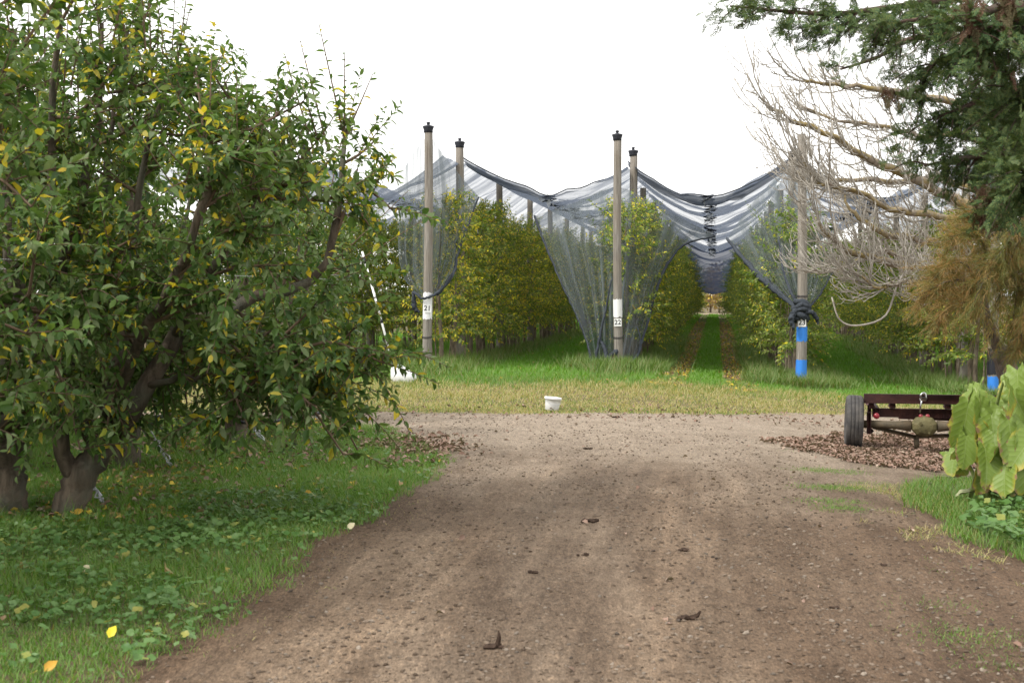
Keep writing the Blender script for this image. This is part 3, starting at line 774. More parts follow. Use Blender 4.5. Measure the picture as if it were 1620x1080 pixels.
drape('grey net hanging in a loop round the middle of the post numbered 21',
      [[(628, 285, 2.2), (630, 340, 1.6), (630, 400, .9), (640, 442, .4), (660, 466, .12)],
       [(655, 240, 1.2), (650, 330, 1.0), (650, 420, .6), (668, 470, .14)],
       [(677, 216, .3), (677, 300, .5), (677, 400, .4), (676, 472, .16)],
       [(696, 236, 1.2), (705, 320, 1.2), (700, 410, .7), (684, 470, .14)],
       [(728, 278, 2.2), (724, 340, 1.7), (712, 410, .9), (688, 468, .13)],
       [(758, 312, 3.0), (738, 365, 2.2), (722, 405, 1.2), (715, 435, .5), (692, 466, .12)]],
      0, [(1, [.02, .035, .03]), ([(655, 462, .05), (668, 471, -.16), (684, 468, -.16), (700, 455, .1), (716, 432, .4)], .03), ([(655, 462, .1), (655, 485, .12), (664, 494, .1)], [.04, .06, .03])], Y21)
drape('wide grey net spread behind post 22 and tied near its foot',
      [[(845, 342, 3.2), (868, 405, 2.2), (900, 475, 1.2), (925, 535, .6), (938, 583, .3)],
       [(915, 318, 3.4), (925, 380, 2.2), (940, 470, 1.2), (948, 540, .6), (950, 580, .3)],
       [(975, 296, 3.6), (975, 350, 2.2), (972, 450, 1.0), (968, 530, .5), (966, 574, .25)],
       [(1035, 322, 3.6), (1040, 370, 2.4), (1020, 450, 1.3), (1000, 530, .5), (990, 578, .2)],
       [(1132, 374, 3.6), (1082, 388, 3.0), (1048, 432, 2.0), (1020, 520, .9), (1008, 566, .3)]],
      0, [(0, [.03, .02, .03]), (1, [.02, .035, .03]), ([(938, 583, .3), (950, 580, .1), (962, 572, -.1), (978, 578, -.2), (992, 577, -.1), (1008, 562, .2), (1014, 545, .3), (1008, 515, .4)], [.03, .05, .05, .03, .012]), ([(968, 440, .5), (958, 490, .4), (950, 525, .3), (942, 575, .2)], [.012, .03, .03]), ([(962, 572, -.05), (955, 548, .2), (948, 535, .3)], [.06, .03])], Y22,
      [(968, 565, -.0, .05), (963, 572, -.05, .06), (972, 560, -.05, .05)], fold=.12)
drape('dark net pulled together and knotted round the middle of post 23',
      [[(1150, 378, 3.4), (1185, 420, 2.2), (1225, 458, 1.0), (1262, 488, .1)],
       [(1195, 315, 3.4), (1220, 400, 2.0), (1245, 455, .8), (1266, 488, .1)],
       [(1246, 272, 3.2), (1250, 370, 1.6), (1260, 450, .5), (1269, 488, .1)],
       [(1290, 300, 3.0), (1288, 380, 1.6), (1280, 450, .5), (1273, 488, .1)],
       [(1325, 420, 2.0), (1312, 440, 1.4), (1295, 468, .6), (1276, 490, .1)]],
      0, [(0, [.035, .07, .06]), (1, [.01, .03]), ([(1232, 380, 1.0), (1240, 430, .6), (1256, 470, .1), (1268, 486, -.1)], [.02, .03, .05]), ([(1272, 495, -.1), (1284, 494, -.15), (1292, 505, -.1), (1294, 512, -.1)], [.05, .05, .02]),
          ([(1258, 490, -.15), (1252, 505, -.2), (1256, 520, -.2)], [.05, .07, .03])], Y23,
      [(1268, 480, 0, .13), (1268, 487, 0, .15), (1267, 493, 0, .16), (1266, 499, 0, .15), (1266, 505, 0, .13)], fold=.08)

# --- far end of the lane
def far_shrub(px, py, Y, w, h, label):
    g = on_ground(px, py); b = at(px, py, Y); b[2] = float(ground_z(b[0], b[1]))
    o = thing('autumn_shrub', label, 'shrub', b); ml, mt = MB(), MB(); n = 1500
    d = nrm(rng.normal(0, 1, (n, 3))) * (rng.random((n, 1)) ** .4) * np.array([w, w, h / 2]) + np.array([0, 0, h / 2 + .3])
    scatter(ml, LEAF4[0], LEAF4[1], d, rng.normal(0, 1, (n, 3)), rng.normal(0, 1, (n, 3)), rng.uniform(.2, .4, n)); ml.build('crown', M['litter_yellow'], o)
    tube(mt, [(0, 0, -.2), (0, 0, h * .6)], [.12, .05], 6); mt.build('trunk', M['row_bark'], o)
far_shrub(1138, 495, 131, 1.6, 4.5, 'small tan autumn shrub closing the far end of the wheel tracked lane')
far_shrub(1124, 495, 134, 1.6, 4.0, 'pale shrub beside the tan one at the far end of the netted lane')

# ------------------------------------------------------------------ roadside apple trees
def apple_tree(base, limbs, label, nsub=9, nshoot=8, size=.098, step=.020, top=(), spread=.9, tmpl=LEAF, group='apple trees along the roadside', zmin=.55, barelimb=False):
    """limbs: lists of (x, y, z) relative to the base, each with its start and end radius."""
    o = thing('apple_tree', label, 'tree', base, 0, group)
    ml, mt, mtw = MB(), MB(), MB()
    for i, (pts, r0, r1) in enumerate(limbs):
        n = 16; P = smooth_poly(pts, n); P[2:] += rng.normal(0, .015, (n - 2, 3))
        tube(mt, P, [r0, (r0 + r1) * .5, r1], 9, jitter=.10)
    pos = []; dirs = []; lens = []; dr = []
    for i, (pts, r0, r1) in enumerate(limbs):
        if i == 0: continue
        P = smooth_poly(pts, 30)
        for k in range(nsub):
            t = .22 + .78 * (k + rng.random()) / nsub; q = P[min(29, int(t * 29))]
            rad = np.array([q[0], q[1], 0]); rad = rad / max(.25, np.linalg.norm(rad))
            d = nrm(rad * .55 + rng.normal(0, .6, 3) + np.array([0, 0, .25 if q[2] > 1.6 else -.05]))
            l = rng.uniform(.5, 1.0) * spread * (.6 if i == 1 and barelimb else 1)
            sub = smooth_poly([q, q + d * l * .5 + np.array([0, 0, .05]), q + d * l + np.array([0, 0, rng.uniform(-.25, .2) if q[2] < 2.6 else .15])], 8)
            tube(mtw, sub, [.016, .007], 5, 0, False)
            for s in range(nshoot if not (barelimb and i == 1) else 6):
                if i == 1 and barelimb and t < .75 and d[1] < .15: d = np.array([d[0], abs(d[1]) + .3, d[2] + .2]); sub = smooth_poly([q, q + d * l * .5, q + d * l], 8)
                w = sub[int(rng.integers(1, 8))]
                dd = nrm(d * .5 + rng.normal(0, .6, 3) + np.array([0, 0, .35 if w[2] > 1.8 else 0.0]))
                ll = rng.uniform(.25, .62) * (.55 + .45 * spread)
                if w[2] + dd[2] * ll < zmin: dd[2] = abs(dd[2]) * .3
                pos.append(w); dirs.append(dd); lens.append(ll); dr.append(rng.uniform(-.5, .1) if w[2] < 2.4 else rng.uniform(-.2, .3))
        # leafy leader at the limb's end
        for s in range(4):
            pos.append(P[-1]); dirs.append(nrm(P[-1] - P[-4]) + rng.normal(0, .35, 3)); lens.append(rng.uniform(.3, .7)); dr.append(.15)
    shoot_leaves(np.array(pos), np.array(dirs), lens, .006, dr, step, size, ml, mtw, tmpl)
    for (p0, p1, sp) in top:                                      # tall upright water shoots, sparsely leaved
        p0 = np.array(p0); d = np.array(p1) - p0; l = np.linalg.norm(d)
        shoot_leaves(np.array([p0]), np.array([d]), [l], .010, [.03], sp, size, ml, mtw, tmpl)
    ml.build('crown', M['apple_leaf'], o); mt.build('trunk', M['apple_bark'], o); mtw.build('twig_growth', M['twig'], o)
    return o
def rand_limbs(R, Hh, n, lean=(0, 0), trunk_r=.12, fork=.65, phase=0.0):
    l = [([(0, 0, -.15), (lean[0] * .3, lean[1] * .3, fork * .5), (lean[0], lean[1], fork + .1)], trunk_r * 1.25, trunk_r * .9)]
    for i in range(n):
        a = phase + 2 * PI * i / n + rng.uniform(-.3, .3); c, s = math.cos(a), math.sin(a); q = rng.uniform(.85, 1.1)
        l.append(([(lean[0], lean[1], fork), (lean[0] + c * R * .35, lean[1] + s * R * .35, fork + .35), (lean[0] + c * R * .62 * q, lean[1] + s * R * .62 * q, Hh * .42), (lean[0] + c * R * .78 * q, lean[1] + s * R * .78 * q, Hh * .72 * q)], trunk_r * .6, .016))
    l.append(([(lean[0], lean[1], fork), (lean[0] + .1, lean[1], Hh * .4), (lean[0] - .12, lean[1] + .1, Hh * .7), (lean[0], lean[1], Hh * .92)], trunk_r * .6, .014))
    return l
# the main tree with its long limb over the grass
B = on_ground(108, 818); YA = B[1]
def rel(px, py, dy=0.0): return tuple(at(px, py, YA + dy) - B)
limbsA = [([(0, 0, -.2), rel(112, 790), rel(140, 735), rel(182, 682)], .145, .095),
          ([rel(182, 682), rel(225, 625), rel(275, 535, .2), rel(290, 512, .3), rel(350, 498, .5), rel(420, 462, .7), rel(490, 448, .9), rel(528, 385, .9), rel(538, 290, .9), rel(545, 215, .9)], .085, .018),
          ([rel(182, 682), rel(170, 620, .1), rel(205, 520, .3), rel(210, 400, .4), rel(230, 250, .4), rel(270, 120, .3)], .06, .016),
          ([rel(120, 760), rel(90, 690, -.1), rel(75, 560, -.3), rel(110, 380, -.4), rel(150, 200, -.3), rel(160, 40, -.2)], .075, .016),
          ([rel(170, 660), rel(210, 560, -.4), rel(280, 430, -1.0), rel(330, 300, -1.2), rel(320, 220, -1.1)], .055, .014),
          ([rel(150, 700), rel(60, 560, .5), rel(-40, 420, .9), rel(-90, 250, 1.1), rel(-60, 60, 1.2)], .06, .016),
          ([rel(230, 610), rel(330, 590, -.3), rel(400, 590, -.4), rel(450, 560, -.3)], .03, .010),
          ([rel(275, 535, .2), rel(330, 440, -.1), rel(400, 330, -.2), rel(440, 250, 0)], .04, .012),
          ([rel(205, 520, .3), rel(130, 480, -.5), rel(60, 500, -1.0), rel(20, 560, -1.2)], .035, .012),
          ([rel(350, 498, .5), rel(400, 560, .3), rel(440, 610, .2), rel(480, 600, .1)], .025, .010)]
topsA = [(rel(270, 140, .3), rel(300, 20, .3), .06), (rel(545, 220, .9), rel(505, 45, .9), .05), (rel(545, 220, .9), rel(590, 120, .9), .06), (rel(500, 250, .9), rel(450, 90, .9), .05), (rel(330, 230, -1), rel(335, 90, -.8), .055), (rel(545, 215, .9), rel(545, 90, .9), .055),
         (rel(440, 250, 0), rel(385, 185, .0), .12), (rel(160, 60), rel(150, -120), .05), (rel(240, 150, .3), rel(235, -60, .3), .05), (rel(520, 240, .9), rel(475, 70, .9), .05)]
topsA += [(rel(a, b, c), rel(a + rng.uniform(-25, 35), b - rng.uniform(110, 190), c), .03) for a, b, c in zip(np.linspace(5, 285, 22), rng.uniform(60, 210, 22), rng.uniform(-.6, .5, 22))]
apple_tree(B, limbsA, 'big apple tree with a long bare limb arching over the grass verge', nsub=12, nshoot=11, top=topsA, spread=.9, barelimb=True)
def simple_apple(px, py, R, Hh, n, lean, label, tr=.12, phase=0.0, nsub=10, nshoot=9, top=(), XY=None, **kw):
    b = on_ground(px, py) if XY is None else np.array([XY[0], XY[1], float(ground_z(*XY))])
    return apple_tree(b, rand_limbs(R, Hh, n, lean, tr, phase=phase), label, nsub, nshoot, top=top, **kw)
simple_apple(10, 815, 1.35, 5.2, 5, (-.05, .1), 'thick straight trunked apple tree beside the leaning one', .14, .6)
simple_apple(200, 742, 1.15, 4.7, 6, (.05, 0), 'pale trunked apple tree behind the leaning one', .11, .9)
simple_apple(372, 702, 1.15, 3.6, 5, (0, 0), 'apple tree with black hose tied across its dark trunk', .12, .2, spread=.6, zmin=.95)
simple_apple(452, 668, 1.0, 3.7, 5, (-.05, .1), 'apple tree with a stout pale leaning stump trunk at the corner of the cross road', .15, .5, spread=.45, zmin=1.15, top=[((.7, 0, 2.6), (1.5, .1, 3.6), .05), ((.5, .3, 2.8), (.8, .3, 4.1), .05), ((.7, -.2, 2.2), (1.7, -.2, 3.1), .06), ((.7, -.3, 2.0), (1.9, -.3, 2.7), .08), ((.5, -.3, 2.4), (1.0, -.3, 3.6), .05)])
# one nearer the camera, its crown reaching in from outside the frame
simple_apple(0, 0, 1.6, 5.2, 7, (.1, 0), 'apple tree nearest the camera with large blurred leaves at the picture edge', .13, .3, XY=(-4.25, 7.9), nsub=11, nshoot=10, zmin=1.4)
# a second roadside row further in
for i, (x, y) in enumerate(((-6.2, 13.6), (-6.3, 16.2), (-6.1, 18.4))):
    simple_apple(0, 0, 1.5, 4.9, 6, (0, 0), 'apple tree in the shaded row behind the roadside apple trees', .12, i, XY=(x, y), nsub=9, nshoot=8, tmpl=LEAF4, size=.12, group='apple trees in the shaded row behind the roadside trees')

# tied anchor wires by the trunks, hose, trellis wires
def wire_anchor(px, py, dx, dy, label):
    g = on_ground(px, py); Y = g[1]; o = thing('wire_anchor', label, 'anchor', g)
    top = at(px + dx, py + dy, Y) - g; mid = top * .38; up = top * .05
    m = MB(); tube(m, [(.06, 0, -.06), (.03, 0, .02), tuple(up)], [.011, .010, .009], 6); th = np.linspace(0, 2 * PI, 14)
    tube(m, np.stack([.05 + .035 * np.cos(th), 0 * th, .01 + .035 * np.sin(th)], 1), .009, 5); m.build('anchor_rod', M['axle_metal'], o)
    m = MB(); t = np.linspace(.06, .42, 14)[:, None]
    for k in range(3):
        tube(m, top * t + rng.normal(0, .013, (14, 3)), .005 + .008 * rng.random(14), 6, jitter=.3)
    m.build('wire_binding', M['foil'], o)
    m = MB()
    for k in range(4):
        e = top * (1.0 + .03 * k) + rng.normal(0, .03, 3); tube(m, [top * .2 + rng.normal(0, .01, 3), (top * .2 + e) * .5, e], .0035, 4)
    m.build('guy_wire', M['wire'], o)
wire_anchor(172, 806, -150, -205, 'silver bound anchor wire at the foot of the big leaning apple tree')
wire_anchor(275, 744, -70, -120, 'silver bound anchor wire in the grass near the pale trunked apple tree')
wire_anchor(422, 706, -70, -110, 'silver bound anchor wire beside the dark trunk with the black hose')
wire_anchor(505, 668, -40, -80, 'small silver bound anchor wire beside the stout pale stump trunk')
m = MB(); Yh = on_ground(372, 702)[1] - .18
hp = smooth_poly([at(-60, 672, Yh - 4.5), at(60, 674, Yh - 3), at(200, 664, Yh - 1.6), at(345, 652, Yh), at(384, 667, Yh + .05), at(420, 668, Yh + 1.2), at(520, 650, Yh + 3)], 40)
tube(m, hp, .022, 7); tag(m.build('irrigation_hose', M['hose']), 'black irrigation hose strung between the apple trunks', 'hose')
for k, (pl, lb) in enumerate((([(-40, 408, 10.6), (205, 418, 11.0), (480, 432, 14.6), (560, 437, 19)], 'upper thin trellis wire strung through the roadside apple trees'), ([(-40, 424, 10.6), (220, 430, 11.0), (470, 440, 14.6), (560, 443, 19)], 'lower thin trellis wire strung through the roadside apple trees'))):
    m = MB(); tube(m, np.array([at(*q) for q in pl]), .0018, 4); tag(m.build('trellis_wire', M['wire']), lb, 'wire')

# ------------------------------------------------------------------ props on the verge
# leaning white pole with dark bands
g0 = on_ground(628, 594); Yp = g0[1]; o = thing('striped_pole', 'thin white pole with dark bands leaning into the apple trees', 'pole', g0)
top = at(573, 398, Yp + .5) - g0; m = MB(); tube(m, [(0, 0, -.1), tuple(top * .5), tuple(top)], .024, 10); m.build('shaft', M['pole_white'], o)
for t0, t1 in ((.10, .14), (.17, .19), (.42, .45), (.52, .545), (.62, .63), (.80, .83), (.90, .95)):
    m = MB(); tube(m, [top * t0, top * t1], .0265, 10); m.build('dark_band', M['black'], o)
# white container
g1 = on_ground(638, 606); o = thing('plastic_container', 'white plastic container lying at the foot of the striped pole', 'container', g1 + np.array([0, 0, .05])); o.scale = (1.25,) * 3
m = MB(); n = 16; prof = []
th = np.linspace(0, 2 * PI, 24, endpoint=False); rows = []
for k, (z, rx, ry, ox) in enumerate(((-.02, .18, .15, 0), (.03, .205, .17, 0), (.10, .20, .17, -.01), (.17, .17, .15, -.03), (.22, .13, .12, -.045), (.25, .07, .07, -.05), (.257, .001, .001, -.05))):
    w = 1 + .05 * np.sin(3 * th + k * .6) * (k < 5); e = 1 + .12 * np.cos(4 * th); rows.append(np.stack([ox + rx * w * np.cos(th) / e ** .5, ry * w * np.sin(th) / e ** .5, z - .05 * np.maximum(0, np.cos(th)) * (z > .1)], 1))
V = np.concatenate(rows); i = np.arange(6)[:, None] * 24; j = np.arange(24)[None]; k = (j + 1) % 24
m.add(V, np.stack([i + j, i + k, i + 24 + k, i + 24 + j], -1).reshape(-1, 4)); m.build('body', M['white_plastic'], o)
m = MB(); lathe(m, [(.034, 0), (.034, .03), (.026, .036), (.001, .037)], 14); c = m.build('screw_cap', M['black'], o, loc=(-.045, -.0, .25)); c.rotation_euler = (0, .2, 0)
# white bucket
g2 = on_ground(873, 649); o = thing('white_bucket', 'white plastic bucket leaning slightly at the verge edge of the cross road', 'bucket', g2 + np.array([0, 0, .004])); o.rotation_euler = (.03, .10, .4)
m = MB(); lathe(m, [(.001, .0), (.098, .0), (.103, .006), (.112, .10), (.118, .165), (.124, .167), (.126, .185), (.122, .188), (.118, .186), (.108, .10), (.098, .012), (.001, .012)], 32); m.build('tub', M['white_plastic'], o)
m = MB(); lathe(m, [(.131, .170), (.132, .192), (.128, .197), (.10, .199), (.098, .195), (.001, .195)], 32); m.build('lid', M['white_plastic'], o)
m = MB(); th = np.linspace(0, PI, 16); tube(m, np.stack([.128 * np.cos(th), -.125 * np.sin(th) - .003, .165 - .08 * np.sin(th)], 1), .0022, 5); m.build('wire_handle', M['wire'], o)

# ------------------------------------------------------------------ trailer chassis
gt = on_ground(1352, 709); YT = gt[1]
o = thing('trailer_chassis', 'rusty brown flat trailer chassis with exposed axle standing on leaf litter', 'trailer', gt); o.rotation_euler = (0, 0, -.19)
K = YT / FPX
def tl(px, py, dy=0.0): return at(px, py, YT + dy) - gt
RT_ = 84 * K / 2 * 1.0
def tyre_mesh(side):
    m = MB(); W = .205
    prof = [(RT_ * .60, -.36), (RT_ * .80, -.5), (RT_ * .93, -.47), (RT_ * .985, -.38), (RT_, -.26), (RT_ * 1.0, -.235), (RT_ * .975, -.225), (RT_ * .975, -.2), (RT_, -.19), (RT_ * 1.002, -.02), (RT_ * .977, -.012), (RT_ * .977, .012), (RT_ * 1.002, .02), (RT_, .19), (RT_ * .975, .2), (RT_ * .975, .225), (RT_, .235), (RT_, .26), (RT_ * .985, .38), (RT_ * .93, .47), (RT_ * .80, .5), (RT_ * .60, .36), (RT_ * .6, -.36)]
    lathe(m, [(a, b * W) for a, b in prof], 48); V = m.V[0]; m.V[0] = np.stack([V[:, 2], V[:, 0], V[:, 1]], 1)
    r = MB(); lathe(r, [(.001, -.02), (.05, -.03), (RT_ * .3, -.01), (RT_ * .5, -.05), (RT_ * .60, -.075), (RT_ * .61, .075), (RT_ * .5, .05), (RT_ * .3, .03), (.001, .03)], 32); V = r.V[0]; r.V[0] = np.stack([V[:, 2], V[:, 0], V[:, 1]], 1)
    return m, r
c_hub = tl(1458, 672)
wheel_x = tl(1351, 668)[0]
for sx in (wheel_x, 2 * c_hub[0] - wheel_x):
    w = bpy.data.objects.new('wheel', None); C.objects.link(w); w.parent = o
    px_z = float(ground_z(gt[0] + sx, gt[1])) - gt[2]
    w.location = (sx, 0, max(px_z, -.06) + RT_ + .005); w.rotation_euler = (0, .03 if sx == wheel_x else -.02, 0)
    a, b = tyre_mesh(1); a.build('tyre', M['rubber'], w); b.build('rim', M['axle_metal'], w)
m = MB()   # top beam
def beam(m, p0, p1, hgt, dep, dy=0.0, b=.006):
    p0 = np.asarray(p0); p1 = np.asarray(p1); d = p1 - p0; l = np.linalg.norm(d); a = math.atan2(d[2], d[0]); bz = math.atan2(d[1], d[0])
    bevel_box(m, (p0 + p1) / 2 + np.array([0, dy, 0]), (l, dep, hgt), rotz(bz) @ roty(-a), b)
beam(m, tl(1366, 629.5), tl(1572, 629.5), 15 * K, .06, -.02); m.build('deck_beam', M['rust_beam'], o)
m = MB(); beam(m, tl(1380, 653), tl(1560, 653), 14 * K, .06, .12); m.build('cross_beam', M['rust_beam'], o)
m = MB()
for px in (1374, 1537): beam(m, tl(px, 640) + np.array([0, .1, 0]), tl(px, 640) + np.array([.06, .1, 0]), 12 * K, .9, .35); m.build('side_rail', M['rust_beam'], o); m = MB()
for px in (1410, 1494): bevel_box(m, tl(px, 641) + np.array([0, .08, 0]), (.075, .16, .055))
bevel_box(m, tl(1375, 660) + np.array([0, .06, 0]), (.045, .05, .30)); bevel_box(m, tl(1541, 662) + np.array([0, .06, 0]), (.045, .05, .30))
m.build('beam_spacer', M['rust_beam'], o)
m = MB()
for sx in (.0, .86):
    bevel_box(m, tl(1385, 652) + np.array([sx * 1.6 + .02, .9, .02]), (.05, 1.7, .07))
beam(m, tl(1420, 660) + np.array([0, .1, 0]), tl(1500, 662) + np.array([0, .1, 0]), .035, .03)
for q in np.linspace(1425, 1497, 10): bevel_box(m, tl(q, 657) + np.array([0, .09, 0]), (.008, .03, .05), b=.002)
m.build('under_frame', M['rust_beam'], o)
m = MB(); tube(m, [tl(1366, 670), tl(1415, 671), tl(1438, 672)], [.045, .048, .07], 16); tube(m, [], 0) if False else None
m.build('axle_tube', M['axle_metal'], o); m = MB(); tube(m, [tl(1478, 672), tl(1500, 671), tl(1552, 670)], [.07, .048, .045], 16); m.build('axle_tube', M['axle_metal'], o)
# differential: eight sided bulging housing, long axis across
m = MB(); ang = np.linspace(0, 2 * PI, 10, endpoint=False) + PI / 10; rows = []
for (y, s) in ((.10, .55), (.06, 1.0), (-.04, 1.02), (-.06, .93), (-.075, .92), (-.11, .62), (-.125, .25), (-.128, .01)):
    rows.append(np.stack([c_hub[0] + s * .155 * np.cos(ang), y + 0 * ang, c_hub[2] + s * .125 * np.sin(ang)], 1))
V = np.concatenate(rows); i = np.arange(7)[:, None] * 10; j = np.arange(10)[None]; k = (j + 1) % 10
m.add(V, np.stack([i + j, i + k, i + 10 + k, i + 10 + j], -1).reshape(-1, 4)); tube(m, [c_hub + np.array([-.05, -.135, .04]), c_hub + np.array([-.05, -.10, .04])], .018, 8); tube(m, [c_hub + np.array([.05, -.112, -.07]), c_hub + np.array([.05, -.06, -.07])], .014, 8)
m.build('axle_housing', M['olive_metal'], o, smooth=False)
m = MB(); beam(m, tl(1380, 675) + np.array([0, .05, 0]), tl(1446, 690) + np.array([0, .05, 0]), .045, .05); beam(m, tl(1446, 689) + np.array([0, .05, 0]), tl(1545, 684) + np.array([0, .05, 0]), .045, .05); m.build('truss_rod', M['axle_metal'], o)
m = MB(); tube(m, [tl(1447, 690) + np.array([0, .08, 0]), tl(1448, 708) + np.array([0, .08, 0])], [.035, .03], 10); m.build('jack_leg', M['axle_metal'], o)
m = MB(); beam(m, tl(1373, 676) + np.array([0, -.02, 0]), tl(1375, 683) + np.array([.035, -.02, 0]), .05, .02); bevel_box(m, tl(1374, 668) + np.array([0, .0, 0]), (.05, .1, .26)); m.build('spring_hanger', M['rust_beam'], o)
for px, py, r in ((1385.5, 657, .036), (1453, 656.5, .026), (1463, 656.5, .028)):
    m = MB(); lathe(m, [(r, 0), (r, .03), (r * .8, .042), (.001, .046)], 16); e = m.build('reflector', M['red_lens'], o, loc=tuple(tl(px, py) + np.array([0, .0, 0]))); e.rotation_euler = (PI / 2, 0, 0)
m = MB(); tube(m, [tl(1455, 626) + np.array([0, -.06, 0]), tl(1452, 638) + np.array([0, -.07, 0]), tl(1451, 650) + np.array([0, -.06, 0])], .011, 8)
tube(m, smooth_poly([tl(1453, 630) + np.array([0, -.065, 0]), tl(1452, 624) + np.array([0, -.08, .01]), tl(1458, 622) + np.array([0, -.07, .02]), tl(1461, 629) + np.array([0, -.065, 0])], 12), .012, 7)
bevel_box(m, tl(1456, 629) + np.array([0, -.062, 0]), (.075, .03, .05)); m.build('latch', M['chrome'], o)

# ------------------------------------------------------------------ elephant ear plant
def taro_template(seed):
    r_ = np.random.default_rng(seed); na, nr = 44, 7
    ph = np.linspace(-PI, PI, na, endpoint=False); R = .52 * (1 + .62 * np.cos(ph)) + .20 * np.exp(-((np.abs(ph) - 2.45) / .42) ** 2)
    R = np.maximum(R * .9, .05); R *= 1 + .035 * np.sin(ph * 11 + r_.random() * 6) + .05 * r_.normal(0, 1, na)
    V = [[0, 0, 0]]; UV = [[0, 0]]; ww = r_.uniform(.5, 1.2); asym = r_.uniform(-.2, .2)
    for k in range(1, nr + 1):
        q = k / nr
        for a, rr in zip(ph, R):
            x, y = math.sin(a) * rr * q * .74, math.cos(a) * rr * q * 1.06
            z = .42 * abs(x) ** 1.2 * ww - .30 * max(0, y) ** 2 * ww - .15 * min(0, y) ** 2 + .05 * ww * math.sin(a * 9 + seed) * q ** 2.5 * rr + asym * x * q * .5
            V.append([x, y, z]); UV.append([x, y])
    T = np.array([[0, 1 + i, 1 + (i + 1) % na] for i in range(na)])
    Q = np.array([[1 + (k * na) + i, 1 + (k + 1) * na + i, 1 + (k + 1) * na + (i + 1) % na, 1 + k * na + (i + 1) % na] for k in range(nr - 1) for i in range(na)])
    return np.array(V), [T, Q], np.array(UV)
gp = on_ground(1575, 800); YE = gp[1]
o = thing('elephant_ear_plant', 'big leafed green elephant ear plant with yellowing browned leaves', 'plant', gp)
# (attach px, py, depth, tip px, tip py, length m)
TL = [(1545, 622, .0, 1524, 706, .55), (1530, 652, -.1, 1513, 745, .6), (1552, 648, -.2, 1560, 740, .5), (1570, 668, -.25, 1580, 760, .55), (1610, 600, -.1, 1612, 690, .62), (1585, 690, -.35, 1567, 775, .5),
      (1598, 680, -.4, 1612, 780, .62), (1528, 700, -.3, 1524, 768, .45), (1520, 690, -.1, 1502, 760, .42), (1560, 720, -.4, 1572, 810, .5), (1590, 740, -.45, 1582, 820, .48), (1540, 660, .2, 1500, 700, .5), (1612, 640, -.2, 1650, 720, .6),
      (1580, 640, .1, 1600, 700, .5), (1625, 690, -.4, 1640, 790, .6), (1565, 690, .1, 1550, 770, .5), (1600, 655, .2, 1575, 720, .5), (1640, 610, .1, 1690, 690, .6), (1555, 745, -.1, 1548, 800, .4), (1510, 720, .0, 1497, 770, .38), (1620, 740, -.5, 1640, 830, .5), (1605, 700, .0, 1590, 780, .5), (1540, 625, .25, 1560, 690, .45), (1660, 680, -.2, 1710, 780, .6), (1650, 750, -.4, 1690, 840, .5)]
TL = TL + [(a + rng.normal(0, 16), b + rng.normal(0, 14), c + .15 + rng.normal(0, .15), d + rng.normal(0, 24), e + rng.normal(0, 14), l * rng.uniform(.6, .9)) for a, b, c, d, e, l in TL]
TL = [q for q in TL if q[0] > 1506 and q[3] > 1496]
for k, (a, b, c, d, e, l) in enumerate(TL):
    p0 = at(a, b, YE + c - .1) - gp; p1 = at(d, e, YE + c - .2 - .15 * rng.random()) - gp
    v, f, uvv = taro_template(k); yd = nrm(p1 - p0); yaw = rng.choice([-1, 1]) * rng.uniform(.1, 1.35); zd = nrm(np.array([math.sin(yaw), -math.cos(yaw), .35 + rng.normal(0, .25)]))
    m = MB(); x = nrm(np.cross(yd, zd)); z = np.cross(x, yd); s = l * .66
    m.add(p0 + s * (v[:, 0:1] * x + v[:, 1:2] * yd + v[:, 2:3] * z), f, 0, uvv)
    m.build('leaf_blade', M['taro_leaf'], o)
    m = MB(); root = np.array([rng.normal(0.1, .12), rng.normal(.15, .1), -.02]); top = p0 + z * -.01
    midp = (root + top) / 2 + np.array([0, .1, .18]); tube(m, smooth_poly([root, midp, top + np.array([0, .06, .02]), top], 14), [.022, .014, .008], 7); m.build('leaf_stalk', M['taro_stem'], o)
# one fallen pale leaf
v, f, uvv = taro_template(77); g3 = on_ground(1525, 795); m = MB(); yd = nrm(np.array([-1, .1, .0])); zd = np.array([0, -.3, 1.0]); x = nrm(np.cross(yd, zd)); z = np.cross(x, yd)
m.add(.2 * (v[:, 0:1] * x * .6 + v[:, 1:2] * yd + v[:, 2:3] * z) + np.array([.08, 0, .09]), f, 0, uvv); tag(m.build('fallen_leaf', simple('pale_leaf', (.36, .38, .22), .6, .2, var=.3), loc=tuple(g3)), 'pale upturned fallen leaf in the grass below the elephant ear plant', 'leaf')

